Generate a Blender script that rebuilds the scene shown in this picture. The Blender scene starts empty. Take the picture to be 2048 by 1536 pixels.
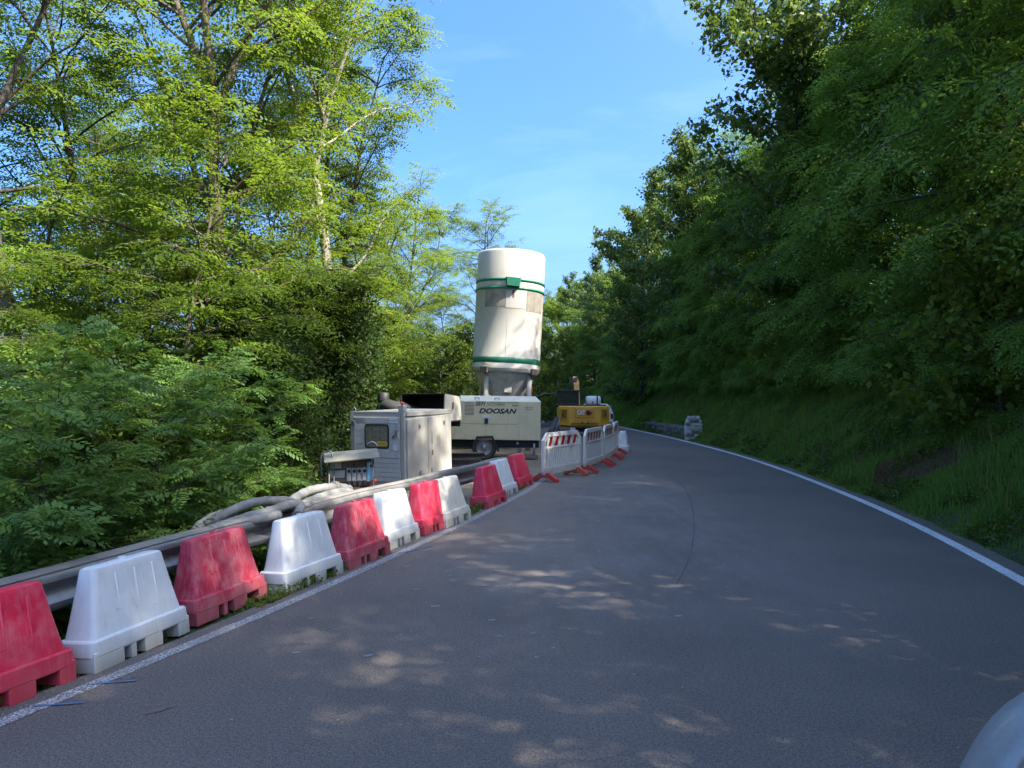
import bpy, bmesh, math, random
import numpy as np
from mathutils import Vector, Matrix, Euler

R = math.radians
random.seed(7)
rng = np.random.default_rng(11)
scn = bpy.context.scene
col = scn.collection

# ---------------------------------------------------------------- camera
F_PX, CAM_H, HOR = 1420.0, 1.865, 792.0
cam_d = bpy.data.cameras.new("camera")
cam = bpy.data.objects.new("camera", cam_d)
col.objects.link(cam)
cam_d.sensor_width = 36.0
cam_d.lens = F_PX / 2048.0 * 36.0
cam_d.clip_start = 0.05
cam_d.clip_end = 4000
cam.location = (0, 0, CAM_H)
cam.rotation_euler = (R(90) + math.atan((HOR - 768) / F_PX), 0, 0)
scn.camera = cam

# ---------------------------------------------------------------- sky, sun, exposure
SUN_AZ, SUN_EL = 116.0, 46.0          # degrees clockwise from +Y, degrees up
w = bpy.data.worlds.new("World")
scn.world = w
w.use_nodes = True
wt = w.node_tree
for n in list(wt.nodes):
    wt.nodes.remove(n)
wo = wt.nodes.new("ShaderNodeOutputWorld")
bg = wt.nodes.new("ShaderNodeBackground")
sky = wt.nodes.new("ShaderNodeTexSky")
sky.sky_type = 'NISHITA'
sky.sun_disc = False
sky.sun_elevation = R(SUN_EL)
sky.sun_rotation = R(SUN_AZ)
sky.altitude = 300
sky.air_density = 1.0
sky.dust_density = 7.0
sky.ozone_density = 10.0
bg.inputs[1].default_value = 0.135
# thin cirrus streaks over the clear sky
tc = wt.nodes.new("ShaderNodeTexCoord")
mp = wt.nodes.new("ShaderNodeMapping")
mp.inputs['Rotation'].default_value = (R(20), R(35), R(25))
mp.inputs['Scale'].default_value = (1.6, 9.0, 5.0)
nz = wt.nodes.new("ShaderNodeTexNoise")
nz.inputs['Scale'].default_value = 1.3
nz.inputs['Detail'].default_value = 6
nz.inputs['Roughness'].default_value = 0.6
nz.inputs['Distortion'].default_value = 0.5
cr = wt.nodes.new("ShaderNodeValToRGB")
cr.color_ramp.elements[0].position = 0.5
cr.color_ramp.elements[0].color = (0, 0, 0, 1)
cr.color_ramp.elements[1].position = 0.85
cr.color_ramp.elements[1].color = (0.18, 0.18, 0.18, 1)
mx = wt.nodes.new("ShaderNodeMixRGB")
mx.inputs[2].default_value = (3.0, 3.7, 5.0, 1)
wt.links.new(tc.outputs['Generated'], mp.inputs[0])
wt.links.new(mp.outputs[0], nz.inputs['Vector'])
wt.links.new(nz.outputs[0], cr.inputs[0])
wt.links.new(cr.outputs[0], mx.inputs[0])
hs = wt.nodes.new("ShaderNodeHueSaturation")
hs.inputs['Saturation'].default_value = 1.12
hs.inputs['Value'].default_value = 0.97
wt.links.new(sky.outputs[0], hs.inputs['Color'])
wt.links.new(hs.outputs[0], mx.inputs[1])
wt.links.new(mx.outputs[0], bg.inputs[0])
wt.links.new(bg.outputs[0], wo.inputs[0])

sun_d = bpy.data.lights.new("sun", 'SUN')
sun_d.energy = 3.9
sun_d.angle = R(0.53)
sun_d.color = (1.0, 0.93, 0.80)
sun = bpy.data.objects.new("sun", sun_d)
col.objects.link(sun)
SV = Vector((math.sin(R(SUN_AZ)) * math.cos(R(SUN_EL)), math.cos(R(SUN_AZ)) * math.cos(R(SUN_EL)), math.sin(R(SUN_EL))))
sun.rotation_euler = SV.to_track_quat('Z', 'Y').to_euler()
sun.location = (30, -20, 40)

vs = scn.view_settings
vs.view_transform = 'Standard'
vs.look = 'None'
vs.gamma = 1.0
vs.exposure = 1.98
vs.use_curve_mapping = False
scn.cycles.use_denoising = True
scn.cycles.use_adaptive_sampling = True
scn.cycles.max_bounces = 6
scn.cycles.diffuse_bounces = 3
scn.cycles.transmission_bounces = 4
scn.cycles.glossy_bounces = 3

# ---------------------------------------------------------------- helpers
def P(u, v, D):
    """point at depth D seen at photo pixel (u, v); used to read places off the photograph"""
    return Vector(((u - 1024) / F_PX * D, D, CAM_H - (v - HOR) / F_PX * D))

def tag(o, label=None, cat=None, group=None, kind=None):
    if label: o['label'] = label
    if cat: o['category'] = cat
    if group: o['group'] = group
    if kind: o['kind'] = kind
    return o

def empty(name, loc=(0, 0, 0), rot=(0, 0, 0)):
    o = bpy.data.objects.new(name, None)
    o.empty_display_size = 0.2
    o.location = loc
    o.rotation_euler = rot
    col.objects.link(o)
    return o

def link(name, me, mat, parent=None):
    o = bpy.data.objects.new(name, me)
    if mat is not None and len(me.materials) == 0:
        me.materials.append(mat)
    o.parent = parent
    col.objects.link(o)
    return o

def copy_tree(o, parent=None):
    c = o.copy()
    col.objects.link(c)
    c.parent = parent
    for ch in o.children:
        copy_tree(ch, c)
    return c

def np_mesh(name, V, quads=None, tris=None, tint=None, smooth=False):
    me = bpy.data.meshes.new(name)
    V = np.ascontiguousarray(V, dtype=np.float32).reshape(-1, 3)
    me.vertices.add(len(V))
    me.vertices.foreach_set("co", V.ravel())
    loops, starts = [], []
    off = 0
    nq = nt = 0
    if quads is not None and len(quads):
        q = np.asarray(quads, dtype=np.int32).reshape(-1, 4)
        nq = len(q)
        loops.append(q.ravel()); starts.append(np.arange(nq) * 4); off = nq * 4
    if tris is not None and len(tris):
        t = np.asarray(tris, dtype=np.int32).reshape(-1, 3)
        nt = len(t)
        loops.append(t.ravel()); starts.append(off + np.arange(nt) * 3)
    L = np.concatenate(loops).astype(np.int32)
    S = np.concatenate(starts).astype(np.int32)
    me.loops.add(len(L))
    me.loops.foreach_set("vertex_index", L)
    me.polygons.add(nq + nt)
    me.polygons.foreach_set("loop_start", S)
    if smooth:
        me.polygons.foreach_set("use_smooth", np.ones(nq + nt, dtype=bool))
    if tint is not None:
        a = me.attributes.new("tint", 'FLOAT', 'FACE')
        a.data.foreach_set("value", np.asarray(tint, dtype=np.float32))
    me.update(calc_edges=True)
    return me

class MB:
    """collects shapes, builds one mesh"""
    def __init__(self):
        self.bm = bmesh.new()
    def _place(self, vs, M):
        for v_ in vs: v_.co = M @ v_.co
    def box(self, c, s, rot=(0, 0, 0), bev=0.0, seg=2):
        r = bmesh.ops.create_cube(self.bm, size=1.0)
        vs_ = r['verts']
        for v_ in vs_:
            v_.co = Vector((v_.co.x * s[0], v_.co.y * s[1], v_.co.z * s[2]))
        if bev > 0:
            es = list({e for v_ in vs_ for e in v_.link_edges})
            r2 = bmesh.ops.bevel(self.bm, geom=es, offset=bev, segments=seg, affect='EDGES', profile=0.5)
            vs_ = list({v_ for f in r2['faces'] for v_ in f.verts} | {v_ for v_ in vs_ if v_.is_valid})
        self._place(vs_, Matrix.Translation(c) @ Euler(rot).to_matrix().to_4x4())
        return self
    def tube(self, pts, rad, sides=8, cap=True, closed=False):
        pts = [Vector(p) for p in pts]
        n = len(pts)
        rads = rad if hasattr(rad, '__len__') else [rad] * n
        rings = []
        prev = None
        for i, p in enumerate(pts):
            if closed:
                t = (pts[(i + 1) % n] - pts[i - 1])
            else:
                t = pts[min(i + 1, n - 1)] - pts[max(i - 1, 0)]
            t.normalize()
            if prev is None:
                a = Vector((0, 0, 1)) if abs(t.z) < 0.9 else Vector((1, 0, 0))
                u = t.cross(a).normalized()
            else:
                u = (prev - t * prev.dot(t)).normalized()
            prev = u
            v = t.cross(u)
            rings.append([self.bm.verts.new(p + (u * math.cos(2 * math.pi * k / sides) + v * math.sin(2 * math.pi * k / sides)) * rads[i]) for k in range(sides)])
        m = n if closed else n - 1
        for i in range(m):
            A, B = rings[i], rings[(i + 1) % n]
            for k in range(sides):
                f = self.bm.faces.new((A[k], A[(k + 1) % sides], B[(k + 1) % sides], B[k]))
                f.smooth = True
        if cap and not closed:
            self.bm.faces.new(rings[0][::-1]); self.bm.faces.new(rings[-1])
        return self
    def lathe(self, prof, sides=32, M=None, smooth=True, cap=True):
        rings = []
        M = M or Matrix.Identity(4)
        for (r, z) in prof:
            rings.append([self.bm.verts.new(M @ Vector((r * math.cos(2 * math.pi * k / sides), r * math.sin(2 * math.pi * k / sides), z))) for k in range(sides)])
        for i in range(len(rings) - 1):
            A, B = rings[i], rings[i + 1]
            for k in range(sides):
                f = self.bm.faces.new((A[k], A[(k + 1) % sides], B[(k + 1) % sides], B[k]))
                f.smooth = smooth
        if cap:
            if prof[0][0] > 1e-4: self.bm.faces.new(rings[0][::-1])
            if prof[-1][0] > 1e-4: self.bm.faces.new(rings[-1])
        return self
    def prism(self, poly, d0, d1, M=None, bev=0.0):
        """poly in local xz, extruded along local y from d0 to d1"""
        M = M or Matrix.Identity(4)
        a = [self.bm.verts.new(Vector((x, d0, z))) for x, z in poly]
        b = [self.bm.verts.new(Vector((x, d1, z))) for x, z in poly]
        n = len(poly)
        fs = [self.bm.faces.new(a), self.bm.faces.new(b[::-1])]
        for i in range(n):
            fs.append(self.bm.faces.new((a[(i + 1) % n], a[i], b[i], b[(i + 1) % n])))
        vs_ = a + b
        if bev > 0:
            es = list({e for f in fs for e in f.edges})
            r2 = bmesh.ops.bevel(self.bm, geom=es, offset=bev, segments=2, affect='EDGES', profile=0.5)
            vs_ = list({v_ for f in r2['faces'] for v_ in f.verts} | {v_ for v_ in vs_ if v_.is_valid})
        self._place(vs_, M)
        return self
    def loft(self, rings, cap=True, smooth=True):
        rr = [[self.bm.verts.new(Vector(p)) for p in r] for r in rings]
        n = len(rr[0])
        for i in range(len(rr) - 1):
            for k in range(n):
                f = self.bm.faces.new((rr[i][k], rr[i][(k + 1) % n], rr[i + 1][(k + 1) % n], rr[i + 1][k]))
                f.smooth = smooth
        if cap:
            self.bm.faces.new(rr[0][::-1]); self.bm.faces.new(rr[-1])
        return self
    def build(self, name, mat, parent=None, autosmooth=None):
        bmesh.ops.recalc_face_normals(self.bm, faces=self.bm.faces)
        me = bpy.data.meshes.new(name)
        self.bm.to_mesh(me)
        self.bm.free()
        if autosmooth:
            me.polygons.foreach_set("use_smooth", np.ones(len(me.polygons), dtype=bool))
            me.set_sharp_from_angle(angle=R(autosmooth))
        return link(name, me, mat, parent)

def rrect(lx, ly, r, z, n=4, cx=0, cy=0):
    pts = []
    r = min(r, lx / 2 - 1e-3, ly / 2 - 1e-3)
    for (sx, sy, a0) in ((1, 1, 0), (-1, 1, 90), (-1, -1, 180), (1, -1, 270)):
        for i in range(n + 1):
            a = R(a0 + 90 * i / n)
            pts.append((cx + sx * (lx / 2 - r) + r * math.cos(a), cy + sy * (ly / 2 - r) + r * math.sin(a), z))
    return pts

def smooth_path(pts, n=8, closed=False):
    pts = [Vector(p) for p in pts]
    out = []
    m = len(pts)
    segs = m if closed else m - 1
    for i in range(segs):
        if closed:
            p0, p1, p2, p3 = pts[(i - 1) % m], pts[i], pts[(i + 1) % m], pts[(i + 2) % m]
        else:
            p0, p1, p2, p3 = pts[max(i - 1, 0)], pts[i], pts[i + 1], pts[min(i + 2, m - 1)]
        for k in range(n):
            t = k / n
            out.append(0.5 * ((2 * p1) + (p2 - p0) * t + (2 * p0 - 5 * p1 + 4 * p2 - p3) * t * t + (3 * p1 - p0 - 3 * p2 + p3) * t ** 3))
    if not closed: out.append(pts[-1])
    return out

def text_part(s, size, mat, parent, loc, rot, shear=0.0, bold=0.0, name='lettering', sx=1.0, extr=0.002):
    cu = bpy.data.curves.new(name, 'FONT')
    cu.body = s
    cu.size = size
    cu.shear = shear
    cu.offset = bold
    cu.extrude = extr
    cu.align_x = 'LEFT'
    cu.resolution_u = 3
    tmp = bpy.data.objects.new("tmp_text", cu)
    col.objects.link(tmp)
    dg = bpy.context.evaluated_depsgraph_get()
    me = bpy.data.meshes.new_from_object(tmp.evaluated_get(dg))
    bpy.data.objects.remove(tmp)
    me.name = name
    o = link(name, me, mat, parent)
    me.materials.clear(); me.materials.append(mat)
    o.location = loc
    o.rotation_euler = rot
    o.scale = (sx, 1, 1)
    return o

# ---------------------------------------------------------------- materials
def new_mat(name):
    m = bpy.data.materials.new(name)
    m.use_nodes = True
    nt = m.node_tree
    for n in list(nt.nodes): nt.nodes.remove(n)
    out = nt.nodes.new("ShaderNodeOutputMaterial")
    return m, nt, out

def N(nt, t, **kw):
    n = nt.nodes.new(t)
    for k, v in kw.items():
        if k in n.inputs.keys(): n.inputs[k].default_value = v
        else: setattr(n, k, v)
    return n

def noise(nt, vec, scale, detail=4, rough=0.55, dist=0.0):
    n = N(nt, "ShaderNodeTexNoise", Scale=scale, Detail=detail, Roughness=rough, Distortion=dist)
    nt.links.new(vec, n.inputs['Vector'])
    return n.outputs[0]

def ramp(nt, fac, stops):
    n = nt.nodes.new("ShaderNodeValToRGB")
    e = n.color_ramp.elements
    while len(e) < len(stops): e.new(0.5)
    for i, (p, c) in enumerate(stops):
        e[i].position = p
        e[i].color = (c[0], c[1], c[2], 1) if hasattr(c, '__len__') else (c, c, c, 1)
    nt.links.new(fac, n.inputs[0])
    return n.outputs[0]

def mix(nt, fac, a, b, mode='MIX'):
    n = nt.nodes.new("ShaderNodeMixRGB")
    n.blend_type = mode
    for sock, val in ((n.inputs[0], fac), (n.inputs[1], a), (n.inputs[2], b)):
        if isinstance(val, bpy.types.NodeSocket): nt.links.new(val, sock)
        elif hasattr(val, '__len__'): sock.default_value = (val[0], val[1], val[2], 1)
        else: sock.default_value = val
    return n.outputs[0]

def bump(nt, h, strength=0.3, dist=0.01):
    b = N(nt, "ShaderNodeBump", Strength=strength, Distance=dist)
    nt.links.new(h, b.inputs['Height'])
    return b.outputs[0]

def worn(name, base, dirt=(0.12, 0.10, 0.08), amount=0.35, scale=3.0, rough=0.55, metal=0.0, streak=0.0, spec=0.5, fine=0.12, bumpy=0.0, low=None):
    """painted, moulded or bare surface with blotches, fine speckle and vertical streaks of dirt"""
    m, nt, out = new_mat(name)
    b = N(nt, "ShaderNodeBsdfPrincipled", Roughness=rough, Metallic=metal)
    b.inputs['Specular IOR Level'].default_value = spec
    tcn = nt.nodes.new("ShaderNodeTexCoord")
    oi = nt.nodes.new("ShaderNodeObjectInfo")
    va = N(nt, "ShaderNodeVectorMath", operation='ADD')
    nt.links.new(tcn.outputs['Object'], va.inputs[0])
    vm = N(nt, "ShaderNodeMath", operation='MULTIPLY')
    vm.inputs[1].default_value = 37.0
    nt.links.new(oi.outputs['Random'], vm.inputs[0])
    nt.links.new(vm.outputs[0], va.inputs[1])
    vec = va.outputs[0]
    f1 = ramp(nt, noise(nt, vec, scale, 6, 0.65), [(0.42, 0), (0.75, amount)])
    c = mix(nt, f1, base, dirt)
    f2 = ramp(nt, noise(nt, vec, scale * 28, 3, 0.7), [(0.55, 0), (0.75, fine)])
    c = mix(nt, f2, c, dirt)
    if streak > 0:
        mpn = N(nt, "ShaderNodeMapping")
        mpn.inputs['Scale'].default_value = (scale * 5, scale * 5, 0.35)
        nt.links.new(vec, mpn.inputs[0])
        f3 = ramp(nt, noise(nt, mpn.outputs[0], 1.5, 4, 0.6), [(0.5, 0), (0.78, streak)])
        c = mix(nt, f3, c, dirt)
    if low is not None:          # splashed dirt sitting on the lowest part: (height, colour, amount)
        sx = nt.nodes.new("ShaderNodeSeparateXYZ")
        nt.links.new(tcn.outputs['Object'], sx.inputs[0])
        ml = N(nt, "ShaderNodeMath", operation='MULTIPLY_ADD')
        nt.links.new(noise(nt, vec, 9.0, 5, 0.7), ml.inputs[0])
        ml.inputs[1].default_value = 0.9 * low[0]
        nt.links.new(sx.outputs[2], ml.inputs[2])
        fl = ramp(nt, ml.outputs[0], [(low[0] * 0.55, low[2]), (low[0] * 1.45, 0)])
        c = mix(nt, fl, c, low[1])
    nt.links.new(c, b.inputs['Base Color'])
    rr = ramp(nt, noise(nt, vec, scale * 4, 4, 0.6), [(0.3, max(rough - 0.12, 0.05)), (0.7, min(rough + 0.15, 1))])
    nt.links.new(rr, b.inputs['Roughness'])
    if bumpy > 0:
        nt.links.new(bump(nt, noise(nt, vec, scale * 9, 5, 0.65), bumpy, 0.01), b.inputs['Normal'])
    nt.links.new(b.outputs[0], out.inputs[0])
    return m

def leaf_mat(name, dark, light, trans, tw=0.4, gloss=0.25):
    m, nt, out = new_mat(name)
    at = N(nt, "ShaderNodeAttribute", attribute_name="tint")
    oi = nt.nodes.new("ShaderNodeObjectInfo")
    ad = N(nt, "ShaderNodeMath", operation='MULTIPLY_ADD')
    nt.links.new(oi.outputs['Random'], ad.inputs[0])
    ad.inputs[1].default_value = 0.5
    nt.links.new(at.outputs['Fac'], ad.inputs[2])
    c = ramp(nt, ad.outputs[0], [(0.05, dark), (1.15, light)])
    tcol = mix(nt, 0.55, c, trans)
    d = N(nt, "ShaderNodeBsdfPrincipled", Roughness=0.5)
    d.inputs['Specular IOR Level'].default_value = gloss
    nt.links.new(c, d.inputs['Base Color'])
    t = nt.nodes.new("ShaderNodeBsdfTranslucent")
    nt.links.new(tcol, t.inputs[0])
    ms = N(nt, "ShaderNodeMixShader")
    ms.inputs[0].default_value = tw
    nt.links.new(d.outputs[0], ms.inputs[1])
    nt.links.new(t.outputs[0], ms.inputs[2])
    nt.links.new(ms.outputs[0], out.inputs[0])
    return m

M = {}
M['leaf_sun'] = leaf_mat('locust_leaf_sunlit', (0.040, 0.088, 0.016), (0.145, 0.215, 0.028), (0.34, 0.46, 0.03), 0.45)  # sunlit-side copy of the locust green, sun tone in the colour
M['leaf_hill'] = leaf_mat('locust_leaf_shade_lift', (0.055, 0.125, 0.024), (0.185, 0.285, 0.046), (0.30, 0.45, 0.05), 0.38, 0.10)  # shaded-slope copy of the locust green, lightened to lift the shade
M['leaf_oak'] = leaf_mat('oak_leaf', (0.030, 0.068, 0.017), (0.095, 0.150, 0.032), (0.22, 0.30, 0.03), 0.34, 0.3)
M['leaf_hazel'] = leaf_mat('hazel_leaf', (0.055, 0.095, 0.014), (0.16, 0.21, 0.025), (0.32, 0.38, 0.02), 0.4)
M['leaf_ivy'] = leaf_mat('ivy_leaf', (0.016, 0.038, 0.011), (0.045, 0.080, 0.018), (0.10, 0.15, 0.02), 0.25, 0.1)
M['leaf_bramble'] = leaf_mat('bramble_leaf', (0.025, 0.06, 0.012), (0.12, 0.17, 0.025), (0.25, 0.33, 0.02), 0.35)
M['leaf_sapling'] = leaf_mat('sapling_leaf', (0.04, 0.10, 0.035), (0.12, 0.21, 0.045), (0.26, 0.40, 0.04), 0.4)
M['grass'] = leaf_mat('grass_blade', (0.062, 0.138, 0.026), (0.175, 0.27, 0.048), (0.24, 0.38, 0.04), 0.35, 0.12)
M['dry_grass'] = leaf_mat('dry_grass_blade', (0.10, 0.065, 0.03), (0.24, 0.17, 0.08), (0.25, 0.18, 0.06), 0.3)
M['dead_leaf'] = leaf_mat('fallen_leaf', (0.12, 0.09, 0.04), (0.36, 0.32, 0.18), (0.3, 0.25, 0.1), 0.1)

def bark_mat(name, a, b):
    m, nt, out = new_mat(name)
    bs = N(nt, "ShaderNodeBsdfPrincipled", Roughness=0.9)
    tcn = nt.nodes.new("ShaderNodeTexCoord")
    mpn = N(nt, "ShaderNodeMapping")
    mpn.inputs['Scale'].default_value = (14, 14, 2.2)
    nt.links.new(tcn.outputs['Object'], mpn.inputs[0])
    f = noise(nt, mpn.outputs[0], 1.4, 6, 0.7, 0.6)
    nt.links.new(ramp(nt, f, [(0.3, a), (0.68, b)]), bs.inputs['Base Color'])
    nt.links.new(bump(nt, f, 0.8, 0.03), bs.inputs['Normal'])
    nt.links.new(bs.outputs[0], out.inputs[0])
    return m
M['bark'] = bark_mat('locust_bark', (0.04, 0.03, 0.02), (0.16, 0.125, 0.09))
M['bark_pale'] = bark_mat('pale_bark', (0.10, 0.085, 0.065), (0.42, 0.37, 0.30))
M['bark_dark'] = bark_mat('dark_bark', (0.02, 0.016, 0.012), (0.09, 0.07, 0.05))

def asphalt_mat():
    m, nt, out = new_mat('asphalt')
    bs = N(nt, "ShaderNodeBsdfPrincipled", Roughness=0.8)
    bs.inputs['Specular IOR Level'].default_value = 0.35
    tcn = nt.nodes.new("ShaderNodeTexCoord")
    vec = tcn.outputs['Object']
    g = noise(nt, vec, 130, 3, 0.75)
    g2 = noise(nt, vec, 48, 2, 0.6)
    big = noise(nt, vec, 0.35, 5, 0.6)
    c = ramp(nt, g, [(0.36, (0.022, 0.021, 0.023)), (0.50, (0.080, 0.077, 0.078)), (0.66, (0.26, 0.255, 0.25))])
    c = mix(nt, 0.45, c, ramp(nt, g2, [(0.36, (0.048, 0.046, 0.047)), (0.64, (0.135, 0.131, 0.130))]))
    c = mix(nt, 0.5, c, ramp(nt, big, [(0.35, (0.60, 0.60, 0.62)), (0.68, (1.22, 1.20, 1.17))]), 'MULTIPLY')
    c = mix(nt, 1.0, c, (1.52, 1.33, 1.16), 'MULTIPLY')
    # pale mortar dust spread by wheels over the works side of the road
    mpn = N(nt, "ShaderNodeMapping")
    mpn.inputs['Rotation'].default_value = (0, 0, R(17))
    mpn.inputs['Scale'].default_value = (2.2, 0.6, 1)
    nt.links.new(vec, mpn.inputs[0])
    st = noise(nt, mpn.outputs[0], 1.6, 6, 0.7, 0.4)
    sx = nt.nodes.new("ShaderNodeSeparateXYZ")
    nt.links.new(vec, sx.inputs[0])
    def bell(sock, lo0, lo1, hi0, hi1):
        a = N(nt, "ShaderNodeMapRange", interpolation_type='SMOOTHSTEP')
        nt.links.new(sock, a.inputs[0]); a.inputs[1].default_value = lo0; a.inputs[2].default_value = lo1
        b = N(nt, "ShaderNodeMapRange", interpolation_type='SMOOTHSTEP')
        nt.links.new(sock, b.inputs[0]); b.inputs[1].default_value = hi1; b.inputs[2].default_value = hi0
        mu = N(nt, "ShaderNodeMath", operation='MULTIPLY')
        nt.links.new(a.outputs[0], mu.inputs[0]); nt.links.new(b.outputs[0], mu.inputs[1])
        return mu.outputs[0]
    zone = N(nt, "ShaderNodeMath", operation='MULTIPLY')
    nt.links.new(bell(sx.outputs[0], -2.2, 0.6, 2.4, 4.2), zone.inputs[0])
    nt.links.new(bell(sx.outputs[1], 4.0, 9.0, 19.0, 27.0), zone.inputs[1])
    f = N(nt, "ShaderNodeMath", operation='MULTIPLY')
    nt.links.new(ramp(nt, st, [(0.45, 0), (0.75, 0.30)]), f.inputs[0])
    nt.links.new(zone.outputs[0], f.inputs[1])
    c = mix(nt, f.outputs[0], c, (0.27, 0.26, 0.255))
    # fine dusty film over the whole works side, broken by noise
    fz = N(nt, "ShaderNodeMath", operation='MULTIPLY')
    nt.links.new(ramp(nt, noise(nt, vec, 0.9, 7, 0.75), [(0.38, 0.02), (0.7, 0.34)]), fz.inputs[0])
    nt.links.new(zone.outputs[0], fz.inputs[1])
    c = mix(nt, fz.outputs[0], c, (0.25, 0.24, 0.235))
    # specks of mortar
    vo = N(nt, "ShaderNodeTexVoronoi", Scale=7.0)
    nt.links.new(vec, vo.inputs['Vector'])
    sp = N(nt, "ShaderNodeMath", operation='MULTIPLY')
    nt.links.new(ramp(nt, vo.outputs['Distance'], [(0.05, 0.8), (0.11, 0)]), sp.inputs[0])
    sel = ramp(nt, vo.outputs['Color'], [(0.72, 0), (0.8, 1)])
    nt.links.new(sel, sp.inputs[1])
    sp2 = N(nt, "ShaderNodeMath", operation='MULTIPLY')
    nt.links.new(sp.outputs[0], sp2.inputs[0]); nt.links.new(zone.outputs[0], sp2.inputs[1])
    c = mix(nt, sp2.outputs[0], c, (0.42, 0.41, 0.40))
    # clay film brought from the yard beside the guard rail
    z3 = N(nt, "ShaderNodeMath", operation='MULTIPLY')
    nt.links.new(bell(sx.outputs[0], -2.6, -1.0, 0.3, 1.6), z3.inputs[0])
    nt.links.new(bell(sx.outputs[1], 8.0, 10.5, 14.0, 17.0), z3.inputs[1])
    f3 = N(nt, "ShaderNodeMath", operation='MULTIPLY')
    nt.links.new(ramp(nt, noise(nt, vec, 1.1, 5, 0.7), [(0.4, 0.0), (0.7, 0.65)]), f3.inputs[0])
    nt.links.new(z3.outputs[0], f3.inputs[1])
    c = mix(nt, f3.outputs[0], c, (0.23, 0.17, 0.115))
    nt.links.new(c, bs.inputs['Base Color'])
    nt.links.new(bump(nt, g, 0.55, 0.006), bs.inputs['Normal'])
    nt.links.new(bs.outputs[0], out.inputs[0])
    return m
M['asphalt'] = asphalt_mat()

def paint_line_mat(name, wear, colr=(0.72, 0.73, 0.74)):
    m, nt, out = new_mat(name)
    bs = N(nt, "ShaderNodeBsdfPrincipled", Roughness=0.7)
    tcn = nt.nodes.new("ShaderNodeTexCoord")
    vec = tcn.outputs['Object']
    f = ramp(nt, noise(nt, vec, 75, 4, 0.75), [(0.66 - wear * 0.38, 0), (0.74 - wear * 0.3, 1)])
    f2 = ramp(nt, noise(nt, vec, 1.3, 5, 0.7), [(0.45, 0), (0.7, wear)])
    c = mix(nt, f, colr, (0.10, 0.10, 0.105))
    c = mix(nt, f2, c, (0.24, 0.21, 0.175))
    nt.links.new(c, bs.inputs['Base Color'])
    nt.links.new(bs.outputs[0], out.inputs[0])
    return m
M['line_new'] = paint_line_mat('road_paint', 0.34)
M['line_old'] = paint_line_mat('road_paint_worn', 0.68, (0.60, 0.59, 0.57))
M['blue_paint'] = paint_line_mat('blue_spray_paint', 0.5, (0.06, 0.19, 0.42))

def ground_mat():
    m, nt, out = new_mat('forest_ground')
    bs = N(nt, "ShaderNodeBsdfPrincipled", Roughness=0.95)
    tcn = nt.nodes.new("ShaderNodeTexCoord")
    vec = tcn.outputs['Object']
    a = noise(nt, vec, 0.9, 6, 0.7)
    b = noise(nt, vec, 14, 5, 0.75)
    c = ramp(nt, a, [(0.35, (0.028, 0.048, 0.014)), (0.6, (0.045, 0.058, 0.022)), (0.78, (0.085, 0.070, 0.040))])
    c = mix(nt, 0.6, c, ramp(nt, b, [(0.3, (0.5, 0.5, 0.5)), (0.7, (1.4, 1.35, 1.25))]), 'MULTIPLY')
    nt.links.new(c, bs.inputs['Base Color'])
    nt.links.new(bump(nt, b, 0.9, 0.05), bs.inputs['Normal'])
    nt.links.new(bs.outputs[0], out.inputs[0])
    return m
M['ground'] = ground_mat()
M['dirt'] = worn('packed_clay', (0.22, 0.165, 0.115), (0.10, 0.08, 0.055), 0.8, 1.5, 0.95, bumpy=0.6)
M['clay_spot'] = worn('dry_clay_stain', (0.17, 0.115, 0.085), (0.10, 0.09, 0.085), 0.7, 9, 0.95)
M['mortar'] = worn('dried_mortar', (0.26, 0.255, 0.25), (0.14, 0.14, 0.14), 0.6, 30, 0.95)
M['seam'] = worn('asphalt_seam', (0.07, 0.066, 0.064), (0.08, 0.08, 0.08), 0.3, 5, 0.9)

M['red_pl'] = worn('red_plastic', (0.68, 0.020, 0.065), (0.70, 0.34, 0.37), 0.28, 5.0, 0.42, streak=0.22, spec=0.35, fine=0.25, low=(0.22, (0.33, 0.10, 0.10), 0.45))
M['red_faded'] = worn('faded_red_plastic', (0.44, 0.020, 0.055), (0.56, 0.29, 0.31), 0.60, 6.0, 0.6, streak=0.45, spec=0.3, fine=0.45, low=(0.22, (0.30, 0.12, 0.12), 0.6))
M['white_pl'] = worn('white_plastic', (0.71, 0.725, 0.74), (0.40, 0.38, 0.34), 0.32, 4.5, 0.45, streak=0.30, spec=0.35, fine=0.4, low=(0.2, (0.34, 0.31, 0.26), 0.75))
M['cream_pl'] = worn('cream_white_plastic', (0.74, 0.70, 0.60), (0.42, 0.38, 0.30), 0.3, 4.0, 0.5, streak=0.3, spec=0.35, fine=0.25, low=(0.2, (0.36, 0.31, 0.24), 0.6))  # cream variant of the white barrier plastic
M['galv'] = worn('galvanised_steel', (0.33, 0.335, 0.345), (0.17, 0.15, 0.13), 0.6, 2.5, 0.48, metal=0.75, streak=0.35, fine=0.3, bumpy=0.12)
M['rail_dust'] = worn('dusty_rail_top', (0.215, 0.195, 0.17), (0.14, 0.13, 0.125), 0.75, 2.2, 0.9, streak=0.3, fine=0.4, bumpy=0.35)
M['post'] = worn('rail_post_steel', (0.20, 0.19, 0.18), (0.13, 0.075, 0.045), 0.6, 5, 0.7, metal=0.4)
M['hose'] = worn('mortar_caked_hose', (0.205, 0.205, 0.20), (0.085, 0.08, 0.075), 0.75, 7.0, 0.9, fine=0.5, bumpy=0.7)
M['cab_paint'] = worn('dirty_grey_white_paint', (0.41, 0.395, 0.36), (0.24, 0.22, 0.19), 0.6, 1.8, 0.5, streak=0.55, fine=0.3)
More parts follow.
